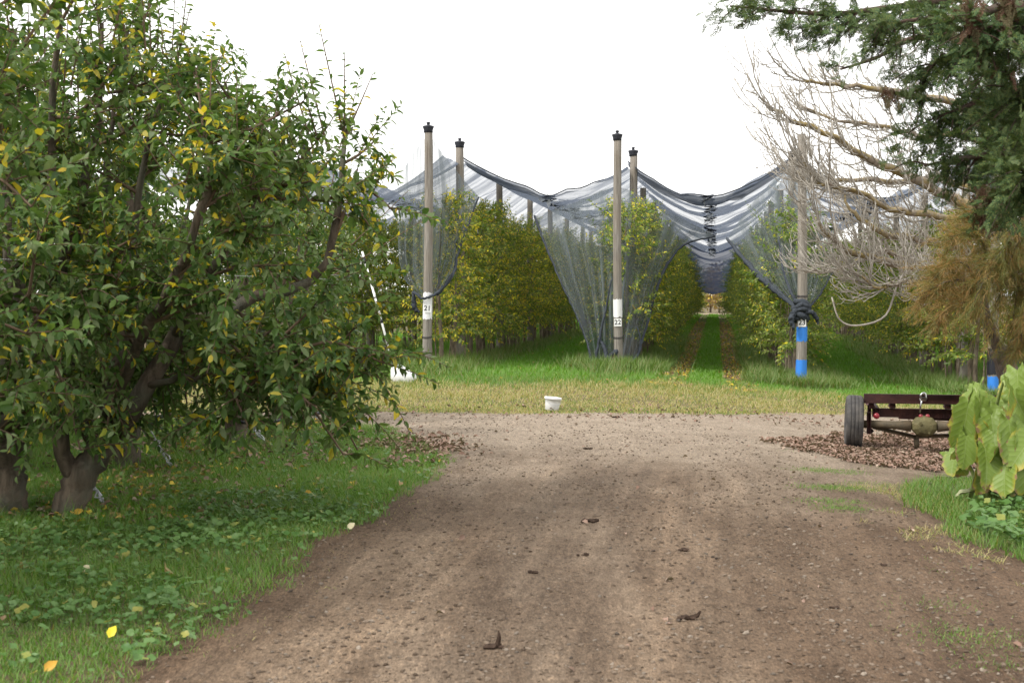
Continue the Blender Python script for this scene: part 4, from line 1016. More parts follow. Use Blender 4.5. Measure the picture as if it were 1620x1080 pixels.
# ------------------------------------------------------------------ bare fig tree
def fig_tree():
    Y0 = 21.0; base = at(1665, 640, Y0 + .5); base[2] = float(ground_z(base[0], base[1]))
    o = thing('bare_tree', 'leafless grey tree with upturned twigs and yellow lichen', 'tree', base); mt, mw = MB(), MB()
    def R(px, py, d=0.0): return at(px, py, Y0 + d) - base
    tube(mt, smooth_poly([(0, 0, -.2), (.02, 0, .5), R(1655, 520, .3), R(1640, 430, .2)], 12), [.2, .16, .13], 10, jitter=.1)
    limbs = [([R(1648, 470, .2), R(1580, 440), R(1500, 433, -.2), R(1440, 420, -.5), R(1370, 405, -.8), R(1320, 380, -1.0), R(1290, 340, -1.1)], .085),
             ([R(1640, 430, .2), R(1560, 400, .3), R(1490, 385, .2), R(1420, 375, 0), R(1360, 345, 0), R(1330, 300, .1)], .075),
             ([R(1640, 430, .2), R(1560, 350, .1), R(1480, 300, -.2), R(1430, 275, -.4), R(1370, 250, -.6), R(1320, 220, -.8), R(1260, 192, -.9), R(1212, 165, -.9)], .08),
             ([R(1640, 430, .2), R(1580, 330, .5), R(1500, 285, .6), R(1430, 288, .7), R(1350, 285, .8), R(1290, 290, .8), R(1255, 270, .8)], .06),
             ([R(1645, 420), R(1590, 260, .4), R(1520, 170, .3), R(1450, 152, .1), R(1380, 140, 0), R(1310, 135, -.1), R(1260, 125, -.2)], .065),
             ([R(1645, 420), R(1600, 270, .9), R(1530, 215, .9), R(1460, 215, .9), R(1400, 200, .9), R(1330, 190, .9), R(1270, 170, .9)], .055),
             ([R(1640, 430, .2), R(1560, 420, .8), R(1480, 425, .9), R(1400, 400, .8), R(1340, 420, .7), R(1310, 430, .7)], .05),
             ([R(1645, 400), R(1620, 200, .5), R(1560, 90, .4), R(1480, 60, .2), R(1400, 70, .1)], .055),
             ([R(1580, 440), R(1500, 460, -.6), R(1440, 445, -.9), R(1390, 455, -1.0), R(1350, 430, -1.0)], .04),
             ([R(1560, 350, .1), R(1480, 340, -.5), R(1410, 330, -.9), R(1350, 300, -1.1), R(1300, 290, -1.2), R(1270, 250, -1.2)], .05)]
    def twig(p, d, l, r, depth):
        n = 9; t = np.linspace(0, 1, n)[:, None]
        up = np.array([0, 0, 1.0]); k = rng.uniform(.35, .8)
        sagv = -.25 if depth == 0 else -.12
        P = p + d * l * t + up * l * (sagv * t + (k - sagv) * t ** 2.4) + rng.normal(0, .012, (n, 3)) * t
        tube(mw, P, [r, r * .62], 5, 0, True)
        if depth < 2:
            for _ in range(rng.integers(2, 5) if depth == 0 else rng.integers(1, 3)):
                q = int(rng.integers(2, 8)); dd = nrm(d * .8 + rng.normal(0, .45, 3) * np.array([1, 1, .5])); twig(P[q], dd, l * rng.uniform(.4, .7), r * .6, depth + 1)
    for pts, r in limbs:
        P = smooth_poly(pts, 26); P[3:] += rng.normal(0, .02, (23, 3)); tube(mt, P, [r * 1.2, r * .75, .014], 8, jitter=.12)
        for k in range(34):
            q = int(4 + 21 * (k + rng.random()) / 34); q = min(q, 25); tg = nrm(P[min(q + 1, 25)] - P[max(q - 1, 0)])
            d = nrm(tg + rng.normal(0, .55, 3) * np.array([1, 1, .7])); d[0] -= .25; twig(P[q], nrm(d), rng.uniform(.4, .85), rng.uniform(.009, .015), 0)
        twig(P[-1], nrm(P[-1] - P[-3]), .35, .010, 1)
    # the long low twigs that curve under and turn up
    for pts in ([R(1440, 420, -.5), R(1420, 450, -.8), R(1400, 500, -.9), R(1355, 515, -.9), R(1328, 505, -.9), R(1316, 470, -.9)], [R(1500, 433, -.2), R(1470, 480, -.5), R(1440, 472, -.6), R(1400, 455, -.6)], [R(1380, 400), R(1330, 425), R(1300, 415), R(1285, 390)]):
        tube(mw, smooth_poly(pts, 24), [.017, .011], 6)
    mt.build('trunk', M['fig_bark'], o); mw.build('twig_growth', M['fig_twig'], o)
fig_tree()

# ------------------------------------------------------------------ cypress
def spray_template(seed):
    r_ = np.random.default_rng(seed); V = []; F = []
    def el(p, d, l, w):
        d = d / np.linalg.norm(d); n = np.cross(d, [0, 0, 1.0]); n = n / max(1e-6, np.linalg.norm(n)); i = len(V)
        V.extend([p, p + d * l * .5 + n * w, p + d * l, p + d * l * .5 - n * w]); F.append([i, i + 1, i + 2]); F.append([i, i + 2, i + 3])
    for k in range(9):
        t = k / 9; p = np.array([0, t * .9, .06 * t * t])
        el(p, np.array([0, 1, .05]), .16, .02)
        for s in (-1, 1):
            d = np.array([s * .75, .75, r_.normal(0, .25)]); l = .34 * (1 - t * .65) * r_.uniform(.7, 1.2)
            el(p, d, l * .6, .03); q = p + d / np.linalg.norm(d) * l * .45
            for u in (-.5, 0, .55):
                e = np.array([d[0] + u * .8, d[1] + abs(u) * .2, r_.normal(0, .2)]); el(q, e, l * .6, .026)
    return np.array(V), np.array(F)
SPR = [spray_template(k) for k in range(3)]
def cypress():
    base = np.array([6.7, 13.4, 0]); base[2] = float(ground_z(base[0], base[1]))
    o = thing('cypress_tree', 'dark green cypress tree hanging over the track from above', 'tree', base); ml, mt, md = MB(), MB(), MB()
    tube(mt, smooth_poly([(0, 0, -.2), (.05, 0, 2), (-.05, .1, 4.5), (0, 0, 8.5)], 14), [.30, .24, .18, .06], 12, jitter=.12)
    def R(px, py, Y): return at(px, py, Y) - base
    br = [([(0, 0, 4.6), R(1640, -20, 13), R(1480, 2, 12.6), R(1320, 22, 12.3), R(1155, 10, 12.2)], 1.0, .42), ([(0, 0, 4.4), R(1660, 10, 12.6), R(1520, 28, 12.0), R(1440, 34, 11.8), R(1390, 44, 11.7)], .9, .32),
          ([(0, 0, 4.0), R(1680, 60, 13), R(1580, 70, 12.6), R(1490, 95, 12.3), R(1450, 125, 12.2)], .8, .42), ([(0, 0, 3.8), R(1680, 130, 12.8), R(1580, 150, 12.6), R(1515, 175, 12.4), R(1475, 188, 12.4)], .85, .4),
          ([(0, 0, 3.4), R(1700, 230, 12.6), R(1600, 240, 12.5), R(1530, 250, 12.3), R(1462, 262, 12.2)], .9, .32), ([(0, 0, 3.3), R(1700, 200, 11.8), R(1640, 180, 11.4), R(1590, 110, 11.2)], 1.0, .5),
          ([(0, 0, 3.0), R(1700, 310, 12.4), R(1620, 310, 12.2), R(1580, 335, 12.0)], 1.0, .32), ([(0, 0, 3.2), R(1720, 260, 13.6), R(1600, 210, 13.8), R(1540, 120, 13.8)], 1.0, .6),
          ([(0, 0, 4.2), R(1700, 40, 14), R(1560, 60, 14.2), R(1450, 60, 14.3), R(1390, 90, 14.3), R(1330, 110, 14.2)], .32, .2), ([(0, 0, 5.2), R(1680, -120, 13), R(1450, -90, 12.8), R(1250, -50, 12.6)], .8, .6),
          ([(0, 0, 3.0), R(1690, 290, 11.4), R(1650, 270, 11.1), R(1610, 300, 10.9)], 1.0, .45), ([(0, 0, 4.4), R(1700, 20, 11.6), R(1610, 30, 11.2), R(1540, 50, 11.0)], 1.0, .5),
          ([(0, 0, 3.6), R(1700, 160, 14), R(1600, 200, 14.2), R(1530, 290, 14.2)], .9, .5), ([(0, 0, 5.6), (1.5, -.8, 6.2), (2.6, -1.2, 6.4)], .7, .7), ([(0, 0, 6.4), (-.8, 1.2, 7.2), (-1.2, 1.8, 7.6)], .7, .7), ([(0, 0, 7.2), (-.4, -.6, 8.3), (-.6, -.8, 9.0)], .8, .8), ([(0, 0, 4.6), (1.2, 1.4, 5.2), (2.0, 2.2, 5.4)], .7, .7)]
    for pts, dens, w in br:
        P = smooth_poly(pts, 40); tube(mt, P, [.07, .035, .010], 7, jitter=.15)
        L_ = np.linalg.norm(np.diff(P, axis=0), axis=1).sum(); pos = []; yd = []
        for k in range(int(L_ * 10.5 * dens) + 6):                    # hanging side branchlets
            t = rng.uniform(.06, 1.0); q = P[min(39, int(t * 39))]; tg = nrm(P[min(39, int(t * 39) + 1)] - P[max(0, int(t * 39) - 1)])
            d = nrm(tg * .6 + rng.normal(0, .65, 3) + np.array([0, 0, -.25])); l = w * rng.uniform(.45, 1.25)
            sub = smooth_poly([q, q + d * l * .5, q + d * l + np.array([0, 0, -.10])], 6); tube(mt, sub, [.008, .003], 4, 0, False)
            m_ = int(34 * l / .5)
            tt = rng.random(m_) ** .8; pp = q + d * l * tt[:, None] + rng.normal(0, .045, (m_, 3)); pos.append(pp); yd.append(nrm(d * .8 + tg * .4 + rng.normal(0, .5, (m_, 3)) + np.array([0, 0, -.1])))
        pos = np.concatenate(pos); yd = np.concatenate(yd)
        for s in range(3):
            sel = np.arange(len(pos)) % 3 == s; k = sel.sum(); scatter(ml, SPR[s][0], SPR[s][1], pos[sel], yd[sel], rng.normal(0, .6, (k, 3)) + np.array([0, -.3, .7]), rng.uniform(.075, .15, k))
    for (px, py, Y, n, hgt) in ((1540, 25, 11.0, 45, .28), (1592, 15, 11.0, 60, .3), (1558, 318, 11.9, 60, .2), (1408, 142, 12.2, 14, .1), (1520, 12, 11.2, 20, .2)):
        c = R(px, py, Y); pos = c + rng.normal(0, 1, (n, 3)) * np.array([.05, .05, hgt * .5]); scatter(md, SPR[0][0], SPR[0][1], pos, rng.normal(0, .3, (n, 3)) + np.array([0, 0, -1.0]), rng.normal(0, 1, (n, 3)), rng.uniform(.10, .2, n))
    ml.build('crown', M['cypress'], o); mt.build('trunk', M['cypress_bark'], o); md.build('dead_foliage', M['dead_spray'], o)
cypress()

# ------------------------------------------------------------------ feathery orange tree
def feathery():
    Y0 = 17.5; base = at(1602, 640, Y0); base[2] = float(ground_z(base[0], base[1]))
    o = thing('feathery_tree', 'feathery tree turning orange with a forked dark trunk beside the bare tree', 'tree', base); ml, mt = MB(), MB()
    def R(px, py, d=0.0): return at(px, py, Y0 + d) - base
    tube(mt, smooth_poly([(0.03, 0, -.2), R(1602, 620), R(1592, 580), R(1580, 552)], 10), [.17, .14, .12], 11, jitter=.1)
    tube(mt, smooth_poly([R(1586, 562), R(1572, 535), R(1560, 500), R(1550, 440), R(1560, 380), R(1580, 300)], 12), [.085, .06, .02], 9, jitter=.1)
    tube(mt, smooth_poly([R(1592, 570), R(1605, 545), R(1625, 520), R(1660, 480), R(1690, 400)], 12), [.075, .06, .03], 9, jitter=.1)
    fr = [([R(1560, 500), R(1540, 450), R(1500, 445, -.2), R(1450, 470, -.3)], .40), ([R(1555, 470), R(1530, 420), R(1500, 420), R(1470, 450)], .4), ([R(1560, 500), R(1535, 480, -.3), R(1505, 485, -.4), R(1480, 510, -.4)], .35),
          ([R(1550, 440), R(1560, 400, -.4), R(1540, 370, -.5), R(1500, 375, -.5)], .45), ([R(1550, 440), R(1590, 410, -.5), R(1560, 440, -.7), R(1530, 500, -.7)], .45), ([R(1660, 480), R(1620, 430, -.5), R(1590, 450, -.7), R(1560, 520, -.7)], .5),
          ([R(1660, 480), R(1630, 420, -.4), R(1610, 460, -.6), R(1600, 530, -.6)], .5), ([R(1560, 380), R(1600, 350, -.3), R(1620, 380, -.4), R(1620, 450, -.5)], .5), ([R(1580, 300), R(1590, 320), R(1560, 330), R(1540, 355)], .4), ([R(1560, 380), R(1540, 340), R(1520, 350), R(1500, 390)], .4),
          ([R(1690, 400), R(1660, 380, -.3), R(1630, 400, -.5), R(1600, 400, -.6)], .5), ([R(1690, 400), R(1680, 430, -.3), R(1650, 470, -.5), R(1630, 540, -.5)], .5), ([R(1690, 400), R(1720, 380), R(1760, 420), R(1790, 480)], .5), ([R(1580, 300), R(1610, 290), R(1650, 310), R(1680, 350)], .5), ([R(1560, 500), R(1545, 430, .4), R(1510, 410, .5), R(1470, 430, .5)], .4)]
    fr += [([R(1690, 400), R(1650, 430, -.6), R(1625, 470, -.8), R(1615, 540, -.8)], .45), ([R(1660, 480), R(1650, 500, -.5), R(1630, 530, -.6), R(1600, 560, -.6)], .35), ([R(1580, 300), R(1600, 340, -.8), R(1590, 390, -.9), R(1560, 420, -.9)], .45), ([R(1690, 400), R(1660, 360, -.8), R(1620, 370, -.9), R(1590, 430, -.9)], .45), ([R(1560, 500), R(1540, 470, .5), R(1500, 465, .6), R(1450, 490, .6)], .35)]
    for fi, (pts, w) in enumerate(fr):
        P = smooth_poly(pts, 30); tube(mt, P, [.016, .005], 5)
        for k in range(58):
            t = rng.uniform(.1, 1); q = P[min(29, int(t * 29))]; tg = nrm(P[min(29, int(t * 29) + 1)] - P[max(0, int(t * 29) - 1)])
            d = nrm(tg * .8 + rng.normal(0, .55, 3) + np.array([0, 0, -.3])); l = w * rng.uniform(.4, 1.1)
            m_ = 46; tt = rng.random(m_); pp = q + d * l * tt[:, None] + np.array([0, 0, -.15]) * (l * tt[:, None]) ** 2 + rng.normal(0, .015, (m_, 3))
            yd = nrm(d + rng.normal(0, .45, (m_, 3)) + np.array([0, 0, -.15])); sc = np.stack([rng.uniform(.0035, .006, m_), rng.uniform(.06, .13, m_), np.full(m_, .05)], 1)
            scatter(ml, BLADE[0], BLADE[1], pp, yd, rng.normal(0, 1, (m_, 3)), sc, 1 if rng.random() < (.12 if fi in (0, 1, 2, 8, 9, 14, 19) else .62) else 0)
    ml.build('crown', [M['feather'], M['feather_olive']], o); mt.build('trunk', M['feather_bark'], o)
feathery()

# ------------------------------------------------------------------ grass and ground cover (stuff)
def sow(n, x0, x1, y0, y1, dens):
    x = rng.uniform(x0, x1, n); y = rng.uniform(y0, y1, n); k = rng.random(n) < dens(x, y); return x[k], y[k]
def blades(x, y, h, w, lean=.45):
    n = len(x); z = ground_z(x, y); h = h * (.55 + .8 * rng.random(n)); a = rng.random(n) * 2 * PI
    yd = nrm(np.stack([lean * np.cos(a) * rng.random(n), lean * np.sin(a) * rng.random(n), np.ones(n)], 1)); zd = np.stack([np.cos(a), np.sin(a), np.zeros(n)], 1)
    return np.stack([x, y, z - .005], 1), yd, zd, np.stack([np.full(n, w) * (.7 + .6 * rng.random(n)), h, h], 1)
def grass(name, m, parts):
    mb = MB()
    for (x, y, h, w, *le) in parts: scatter(mb, BLADE[0], BLADE[1], *blades(x, y, h, w, *(le or [.45])))
    return tag(mb.build(name, m), kind='stuff')
def off_track(x, y): return ~in_track(x, y)
def edge_near(x, y, d=.35):
    return (in_track(x + d, y) | in_track(x, y - d) | in_track(x - d, y) | in_track(x, y + d))
LITTER = lambda x, y: ((x + 3.4) / .9) ** 2 + 0 * y
def left_d(x, y):
    ok = off_track(x, y) & (y < 19.6) & (x < 0)
    e = edge_near(x, y, .4); patch = fbm(x * 1.1, y * 1.1, 11)
    trunkline = np.exp(-((x + 3.5) / .55) ** 2)
    return ok * np.where(edge_near(x, y, .12), .35, np.where(e, .75, 1.0)) * np.clip(1.25 - .75 * trunkline * (patch + .3), .12, 1)
x, y = sow(430000, -7.5, .2, 5.2, 19.6, left_d)
h = .03 + .085 * fbm(x * .8, y * .8, 3) ** 1.3 + .02 * (y > 10)
gr = [(x, y, h, .0055, .8)]
x, y = sow(16000, -6.5, -2.6, 10.5, 19, lambda x, y: left_d(x, y) * (fbm(x * 1.5, y * 1.5, 31) > .5)); gr.append((x, y, .2, .006, .7))
grass('verge_grass', M['grass'], gr)
# right hand patch
RP = [tuple(on_ground(*q)[:2]) for q in ((1420, 770), (1500, 760), (1900, 755), (2400, 900), (1700, 920), (1600, 880), (1520, 858), (1470, 830))]
def patch_d(x, y): return inpoly(RP, x + (fbm(x * 2, y * 2, 2) - .5) * .5, y + (fbm(x * 2, y * 2, 6) - .5) * .5) * 1.0
x, y = sow(60000, 2.5, 9, 9, 15, patch_d)
gr = [(x, y, .09 + .06 * fbm(x, y, 2), .006, .8)]
def tuft_d(x, y): return (fbm(x * 2.2, y * 1.2, 19) > .60) * in_track(x, y) * ((x > 2.0 + .12 * (y - 8)) & (y < 17)) * sstep(2.0, 3.2, x)
x, y = sow(26000, 1.6, 6, 6.0, 16.6, lambda x, y: tuft_d(x, y) * .8); gr.append((x, y, .028, .005, 1.2))
ed = [on_ground(q, r)[:2] for q, r in ((1300, 745), (1330, 748), (1310, 772), (1350, 775), (1320, 795), (1340, 806), (1390, 768), (1500, 1000), (1540, 1020), (1590, 1010), (1600, 1050), (1480, 960))]
for ci, c in enumerate(ed):
    k = 900 if ci < 7 else 300; gr.append((c[0] + rng.normal(0, .16, k), c[1] + rng.normal(0, .12, k), .035, .005, 1.2))
grass('corner_grass', M['grass'], gr)
# dry straw: along the track edges, on the corner, and on the verge beyond the road
def dry_d(x, y):
    return in_track(x, y) * edge_near_out(x, y) 
def edge_near_out(x, y, d=.28): return (~in_track(x + d, y) | ~in_track(x - d, y))
x, y = sow(60000, -3.2, 6, 5.5, 16, lambda x, y: in_track(x, y) * edge_near_out(x, y) * .5 * (fbm(x * 2, y * 2, 9) > .42))
pr = [(x, y, .035, .004, 2.5)]
DP = [tuple(on_ground(*q)[:2]) for q in ((1300, 770), (1420, 765), (1500, 800), (1560, 870), (1660, 930), (1500, 880), (1400, 850), (1370, 820))]
x, y = sow(170000, 2, 8, 7, 16, lambda x, y: (fbm(x * 1.7, y * 1.7, 15) > .42) * inpoly(DP, x + (fbm(x * 2, y * 2, 2) - .5) * .9, y + (fbm(x * 2, y * 2, 6) - .5) * .9) * .55); pr.append((x, y, .07, .0045, 2.0))
def verge_d(x, y):
    far = 26.3 + 1.6 * (fbm(x * .5, y * 0, 12) - .5) * 2
    return off_track(x, y) * (y > 18.8) * sstep(0, 1, (far + 1.2 - y)) * np.clip(.55 + .9 * (fbm(x * .7, y * .7, 21) - .4), .15, 1)
x, y = sow(210000, -7, 13, 19, 29, verge_d); h = .02 + .10 * fbm(x * .9, y * .9, 4) ** 1.4 + .08 * sstep(25, 27, y); pr.append((x, y, h, .011, .9))
u0 = [on_ground(q, r)[:2] for q, r in ((1190, 640), (1080, 640))]
grass('dry_grass', M['dry_grass'], pr)
def green_verge(x, y):
    e = sstep(22.6, 21.2, y) + sstep(24.5, 27.5, y) + (fbm(x * .9, y * .9, 41) > .56) * .35
    return off_track(x, y) * (y > 18.8) * np.clip(e, 0, 1) * (y < 30)
x, y = sow(150000, -8, 13, 19, 30, green_verge)
gr = [(x, y, .035 + .10 * sstep(25, 27.5, y) , .010, .9)]
grass('roadside_grass', M['grass'], gr)
# lanes
def lane_d(x, y):
    u, v = xy2uv(x, y); d = np.ones_like(u)
    rowd = np.min([np.abs(u - q) for q in ROWS.values()], axis=0)
    d *= sstep(.25, .7, rowd) * (v > 26.8 + 1.2 * (vnoise(u * 1.3, u * 0, 2)))
    mid = (u > -2.2) & (u < 1.8); trk = ((u > -1.22) & (u < -.58)) | ((u > .15) & (u < .80))
    d *= np.where(mid & trk, .05, 1.0)
    return d
px_ = []
u = rng.uniform(-14, 9, 330000); v = rng.uniform(26.5, 60, 330000) ** 1.0
x, y = uv2xy(u, v); k = rng.random(len(x)) < lane_d(x, y); px_.append((x[k], y[k], .11 + .05 * fbm(x[k], y[k], 5), .018, .7))
u = rng.uniform(-10, 6, 150000); v = rng.uniform(60, 121, 150000); x, y = uv2xy(u, v); k = rng.random(len(x)) < lane_d(x, y); px_.append((x[k], y[k], .13, .035, .7))
grass('lane_grass', M['lane_grass'], px_)
# long grass under the tree rows
tg = []
for r, ur in ROWS.items():
    n = 26000 if r in (21, 22, 23, 24) else 6000
    v = VF[r] - .6 + .9 * fbm(np.arange(n) * .013, np.arange(n) * 0, 3) * 0 - .5 * rng.random(n) + (62 - VF[r]) * rng.random(n) ** 1.5; u = ur + rng.normal(0, .42, n); x, y = uv2xy(u, v); tg.append((x, y, .20 + .22 * fbm(x * .8, y * .8, 7), .014, .85))
    if r in (22, 23, 24):
        n = 9000; v = VF[r] - .5 + 22 * rng.random(n) ** 1.3; u = ur + rng.choice([-1, 1], n) * rng.uniform(.5, 1.1, n); x, y = uv2xy(u, v); tg.append((x, y, .34, .014, .9))
for q, r in ((690, 596), (672, 598), (700, 590), (960, 590), (985, 594), (1010, 590), (940, 588), (1255, 612), (1285, 615), (1300, 612), (1240, 608), (1560, 620), (1545, 618), (1420, 610), (1480, 615)):
    c = on_ground(q, r)[:2]; k = 220; tg.append((c[0] + rng.normal(0, .45, k), c[1] + rng.normal(0, .5, k), .40, .013, .8))
grass('long_grass', M['tall_grass'], tg)
# broad leafed weeds
def weeds(name, x, y, hh, s):
    mb = MB(); n = len(x); z = ground_z(x, y) + hh * (.4 + .8 * rng.random(n)); a = rng.random(n) * 6.28
    scatter(mb, ROUND[0], ROUND[1], np.stack([x, y, z], 1), np.stack([np.cos(a), np.sin(a), rng.normal(.1, .25, n)], 1), np.stack([rng.normal(0, .35, n), rng.normal(-.25, .35, n), np.ones(n)], 1), s * (.5 + .8 * rng.random(n)))
    scatter(mb, BLADE[0], BLADE[1], np.stack([x, y, z - hh * 1.1], 1), np.tile([0, 0, 1.0], (n, 1)), np.tile([0, 1.0, 0], (n, 1)), np.stack([np.full(n, .003), np.full(n, hh * 1.05), np.full(n, .01)], 1))
    return tag(mb.build(name, M['weed']), kind='stuff')
def wd(x, y):
    a = np.exp(-((y - 10.2 - .25 * (x + 2.5)) / .75) ** 2) * (x > -5); b = (fbm(x * 1.2, y * 1.2, 51) > .56) * .5
    return left_d(x, y) * np.clip(a * (fbm(x * 1.7, y * 1.7, 8) > .36) + b * (y < 13) + .06, 0, 1)
x, y = sow(42000, -5, .2, 5.5, 18, wd); weeds('broadleaf_weeds', x, y, .07, .044)
WP = [tuple(on_ground(*q)[:2]) for q in ((1540, 815), (1640, 800), (1900, 800), (1900, 900), (1660, 890), (1580, 868), (1530, 845))]
x, y = sow(9000, 2.5, 8, 9, 15, lambda x, y: inpoly(WP, x, y) * (fbm(x * 2.5, y * 2.5, 3) > .38)); weeds('mallow_weeds', x, y, .13, .075)
# leaf litter
def litter(name, m, x, y, s, lift=.02):
    mb = MB(); n = len(x); z = ground_z(x, y) + .02 + lift * rng.random(n); a = rng.random(n) * 6.28
    tv = LEAF[0].copy(); tv[:, 0] *= 1.35; tv[:, 2] *= 3.2
    scatter(mb, tv, LEAF[1], np.stack([x, y, z], 1), np.stack([np.cos(a), np.sin(a), rng.normal(.05, .28, n)], 1), np.stack([rng.normal(0, .5, n), rng.normal(0, .5, n), np.ones(n)], 1), s * (.6 + .7 * rng.random(n)))
    return tag(mb.build(name, m), kind='stuff')
LP = [tuple(on_ground(*q)[:2]) for q in ((1215, 706), (1330, 694), (1420, 690), (1800, 690), (1800, 752), (1500, 748), (1400, 742), (1320, 730), (1260, 716))]
def lp_d(x, y): return inpoly(LP, x + (fbm(x * 1.6, y * 1.6, 2) - .5) * 1.2, y + (fbm(x * 1.6, y * 1.6, 6) - .5) * 1.4) * np.clip(sstep(2.6, 4.3, x) + .12, 0, 1)
x, y = sow(62000, 2, 9.5, 13.5, 20, lp_d); litter('brown_leaf_litter', M['litter_brown'], x, y, .058, .016)
def yl_d(x, y):
    a = np.exp(-((x + 3.2) / .9) ** 2) * (y > 10.6) * .9 + .035; b = 0 * x
    return off_track(x, y) * (x < 0) * np.clip((a + b) * (fbm(x * 1.6, y * 1.6, 61) > .42), 0, 1) + (x < 0) * in_track(x, y) * b * .5
x, y = sow(6500, -5.5, .2, 5.5, 19.4, yl_d); litter('fallen_yellow_leaves', M['litter_yellow'], x, y, .07, .06)
c0 = on_ground(655, 715); x = c0[0] + rng.normal(0, .36, 1300) - .12; y = c0[1] + rng.normal(0, .8, 1300); k = fbm(x * 2, y * 2, 33) > .44; x, y = x[k], y[k]; x2 = rng.uniform(-5, -2, 900); y2 = 10.6 + rng.random(900) * 8; litter('brown_fallen_leaves', M['litter_brown'], np.concatenate([x, x2]), np.concatenate([y, y2]), .07, .05)
u = np.concatenate([rng.uniform(-1.3, -.5, 1700), rng.uniform(.1, .9, 1700), rng.uniform(-6, 6, 900)]); v = 27 + 60 * rng.random(len(u)) ** 1.6; x, y = uv2xy(u, v); litter('lane_leaf_litter', M['litter_yellow'], x, y, .09, .04)
x = rng.uniform(-6, 9, 700); y = 19.6 + rng.random(700) * 2.4; litter('roadside_leaf_litter', M['litter_brown'], x, y, .06, .03)
x = rng.uniform(-2.5, 6, 130); y = 5.8 + rng.random(130) * 15; k = in_track(x, y); litter('track_leaf_litter', M['litter_brown'], x[k], y[k], .055, .004)
# loose stones on the track
mb = MB(); n = 80000
_p = (1 + 5 ** .5) / 2; IC = np.array([[-1, _p, 0], [1, _p, 0], [-1, -_p, 0], [1, -_p, 0], [0, -1, _p], [0, 1, _p], [0, -1, -_p], [0, 1, -_p], [_p, 0, -1], [_p, 0, 1], [-_p, 0, -1], [-_p, 0, 1]], float) / 1.9
IF = np.array([[0, 11, 5], [0, 5, 1], [0, 1, 7], [0, 7, 10], [0, 10, 11], [1, 5, 9], [5, 11, 4], [11, 10, 2], [10, 7, 6], [7, 1, 8], [3, 9, 4], [3, 4, 2], [3, 2, 6], [3, 6, 8], [3, 8, 9], [4, 9, 5], [2, 4, 11], [6, 2, 10], [8, 6, 7], [9, 8, 1]])
OC = np.array([[1, .2, .1], [-.2, 1, 0], [-1, -.1, .15], [.1, -1, -.1], [.1, .1, .9], [0, 0, -.8]], float); OF = np.array([[0, 1, 4], [1, 2, 4], [2, 3, 4], [3, 0, 4], [1, 0, 5], [2, 1, 5], [3, 2, 5], [0, 3, 5]])
y = 5.6 + 15.5 * rng.random(n) ** 1.25; x = rng.uniform(-3, 7, n); k = in_track(x, y) & (fbm((x - .15 * y) * 1.6, y * .35, 71) > .30 + .26 * rng.random(n)) & (rng.random(n) > .65 * sstep(12, 16, y)); x, y = x[k], y[k]; n = len(x)
s = .0035 + .011 * rng.random(n) ** 3.2; big = s > .010
for sel, tv, tf in ((big, IC, IF), (~big, OC, OF)):
    q = sel.sum(); a = rng.random(q) * 6.28
    scatter(mb, tv, tf, np.stack([x[sel], y[sel], track_z(x[sel], y[sel]) + s[sel] * .2], 1), np.stack([np.cos(a), np.sin(a), rng.normal(0, .25, q)], 1), np.stack([rng.normal(0, .3, q), rng.normal(0, .3, q), np.ones(q)], 1), np.stack([s[sel] * rng.uniform(.7, 1.7, q), s[sel], s[sel] * .75], 1))
tag(mb.build('gravel', M['stone'], smooth=False), kind='stuff')
# dark clods
CL = [(938, 828, .055, 'largest jagged black clod in the middle of the track'), (1080, 875, .042, 'smooth dark oval clod on the track'), (1086, 985, .045, 'flat black clod with an upturned end low on the track'), (930, 880, .035, 'small flat dark clod between two wheel tracks'),
      (843, 907, .038, 'dark crumbly clod beside a wheel track'), (780, 1025, .05, 'dark clod with an upright spike nearest the camera'), (1320, 965, .03, 'black clod alone on the pale side of the track'), (932, 711, .05, 'dark flat clod at the far end of the track'), (1398, 897, .025, 'tiny black clod by the dry grass corner'),
      (975, 661, .055, 'brown clod on the pale cross road near the bucket'), (1140, 868, .0, '')]
for px, py, s, lb in CL:
    if not s: continue
    g = on_ground(px, py); m = MB()
    for q in range(7):
        off = rng.normal(0, s * .4, 3) * np.array([1.2, .8, .0]); V = IC * np.array([s * .62, s * .5, s * .34]) * rng.uniform(.35, 1.0); V = V * (1 + .8 * (rng.random((12, 1)) - .5)); m.add(V + off + np.array([0, 0, s * .2]), IF)
    if 'spike' in lb: tube(m, [(.02, 0, 0), (.03, 0, .05), (.028, 0, .085)], [.018, .012, .003], 6)
    if 'upturned' in lb: tube(m, [(.03, 0, .01), (.06, 0, .02), (.075, 0, .045)], [.014, .012, .005], 6)
    tag(m.build('soil_clod', M['clod'], smooth=False, loc=(g[0], g[1], float(track_z(g[0], g[1])))), lb, 'clod', 'dark clods lying on the dirt track')
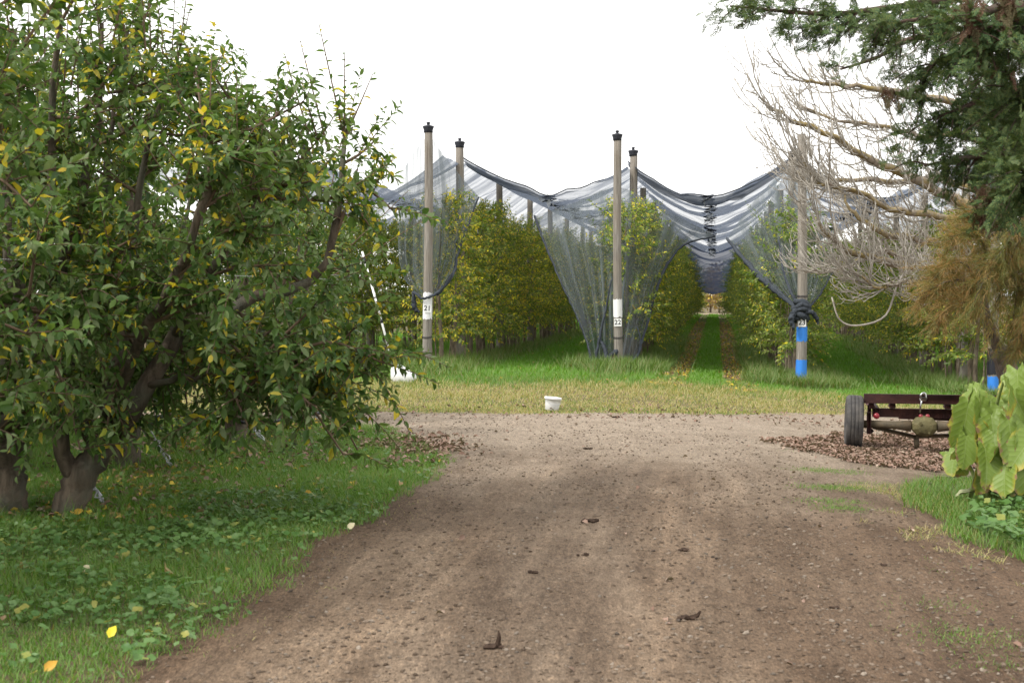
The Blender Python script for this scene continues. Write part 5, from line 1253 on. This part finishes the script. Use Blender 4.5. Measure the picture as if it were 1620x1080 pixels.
# single leaves that stand out
for px, py, s, mm, lb in ((172, 1018, .075, 'ly', 'bright yellow fallen leaf standing up in the near grass'), (70, 1072, .075, 'lo', 'orange fallen leaf low in the grass corner'), (550, 843, .075, 'lp', 'pale cream fallen leaf on the grass edge of the track'), (130, 912, .07, 'lp', 'pale curled fallen leaf upright in the grass')):
    if mm not in M: M[mm] = simple('leaf_' + {'ly': 'yellow', 'lo': 'orange', 'lp': 'pale'}[mm], {'ly': (.62, .54, .03), 'lo': (.46, .26, .03), 'lp': (.5, .45, .28)}[mm], .5, .3, var=.2, scale=30)
    g = on_ground(px, py); m = MB(); tv = LEAF[0].copy(); tv[:, 0] *= 1.5; tv[:, 2] *= 2
    scatter(m, tv, LEAF[1], np.array([[0, 0, .03]]), np.array([[.5 if mm != 'ly' else .2, .3, .5]]), np.array([[.1, -1.0, .6]]), np.array([s])); tag(m.build('fallen_leaf', M[mm], loc=tuple(g)), lb, 'leaf')

# ------------------------------------------------------------------ light
SUN_EL, SUN_AZ = math.radians(50), math.atan2(-.55, -.30)
w = bpy.data.worlds.new('World'); S.world = w; w.use_nodes = True; nt = w.node_tree; nt.nodes.clear()
sky = N(nt, 'ShaderNodeTexSky'); sky.sky_type = 'NISHITA'; sky.sun_disc = False; sky.sun_elevation = SUN_EL; sky.sun_rotation = SUN_AZ
cl = mix(nt, .88, sky.outputs[0], (12.4, 12.2, 11.9))
bg = N(nt, 'ShaderNodeBackground'); bg.inputs[1].default_value = .1; L(nt, cl, bg.inputs[0])
wo = N(nt, 'ShaderNodeOutputWorld'); L(nt, bg.outputs[0], wo.inputs[0])
sd = bpy.data.lights.new('sun', 'SUN'); sd.energy = 2.2; sd.angle = math.radians(14); sd.color = (1, .96, .9)
so = bpy.data.objects.new('sun', sd); C.objects.link(so)
dv = Vector((math.sin(SUN_AZ) * math.cos(SUN_EL), math.cos(SUN_AZ) * math.cos(SUN_EL), math.sin(SUN_EL)))
so.rotation_euler = dv.to_track_quat('Z', 'Y').to_euler(); so.location = dv * 50

S.view_settings.view_transform = 'Standard'; S.view_settings.look = 'None'; S.view_settings.exposure = .8; S.view_settings.gamma = 1
S.render.engine = 'CYCLES'
cy = S.cycles; cy.max_bounces = 9; cy.diffuse_bounces = 6; cy.glossy_bounces = 2; cy.transmission_bounces = 6; cy.transparent_max_bounces = 24; cy.caustics_reflective = False; cy.caustics_refractive = False
cy.use_denoising = True
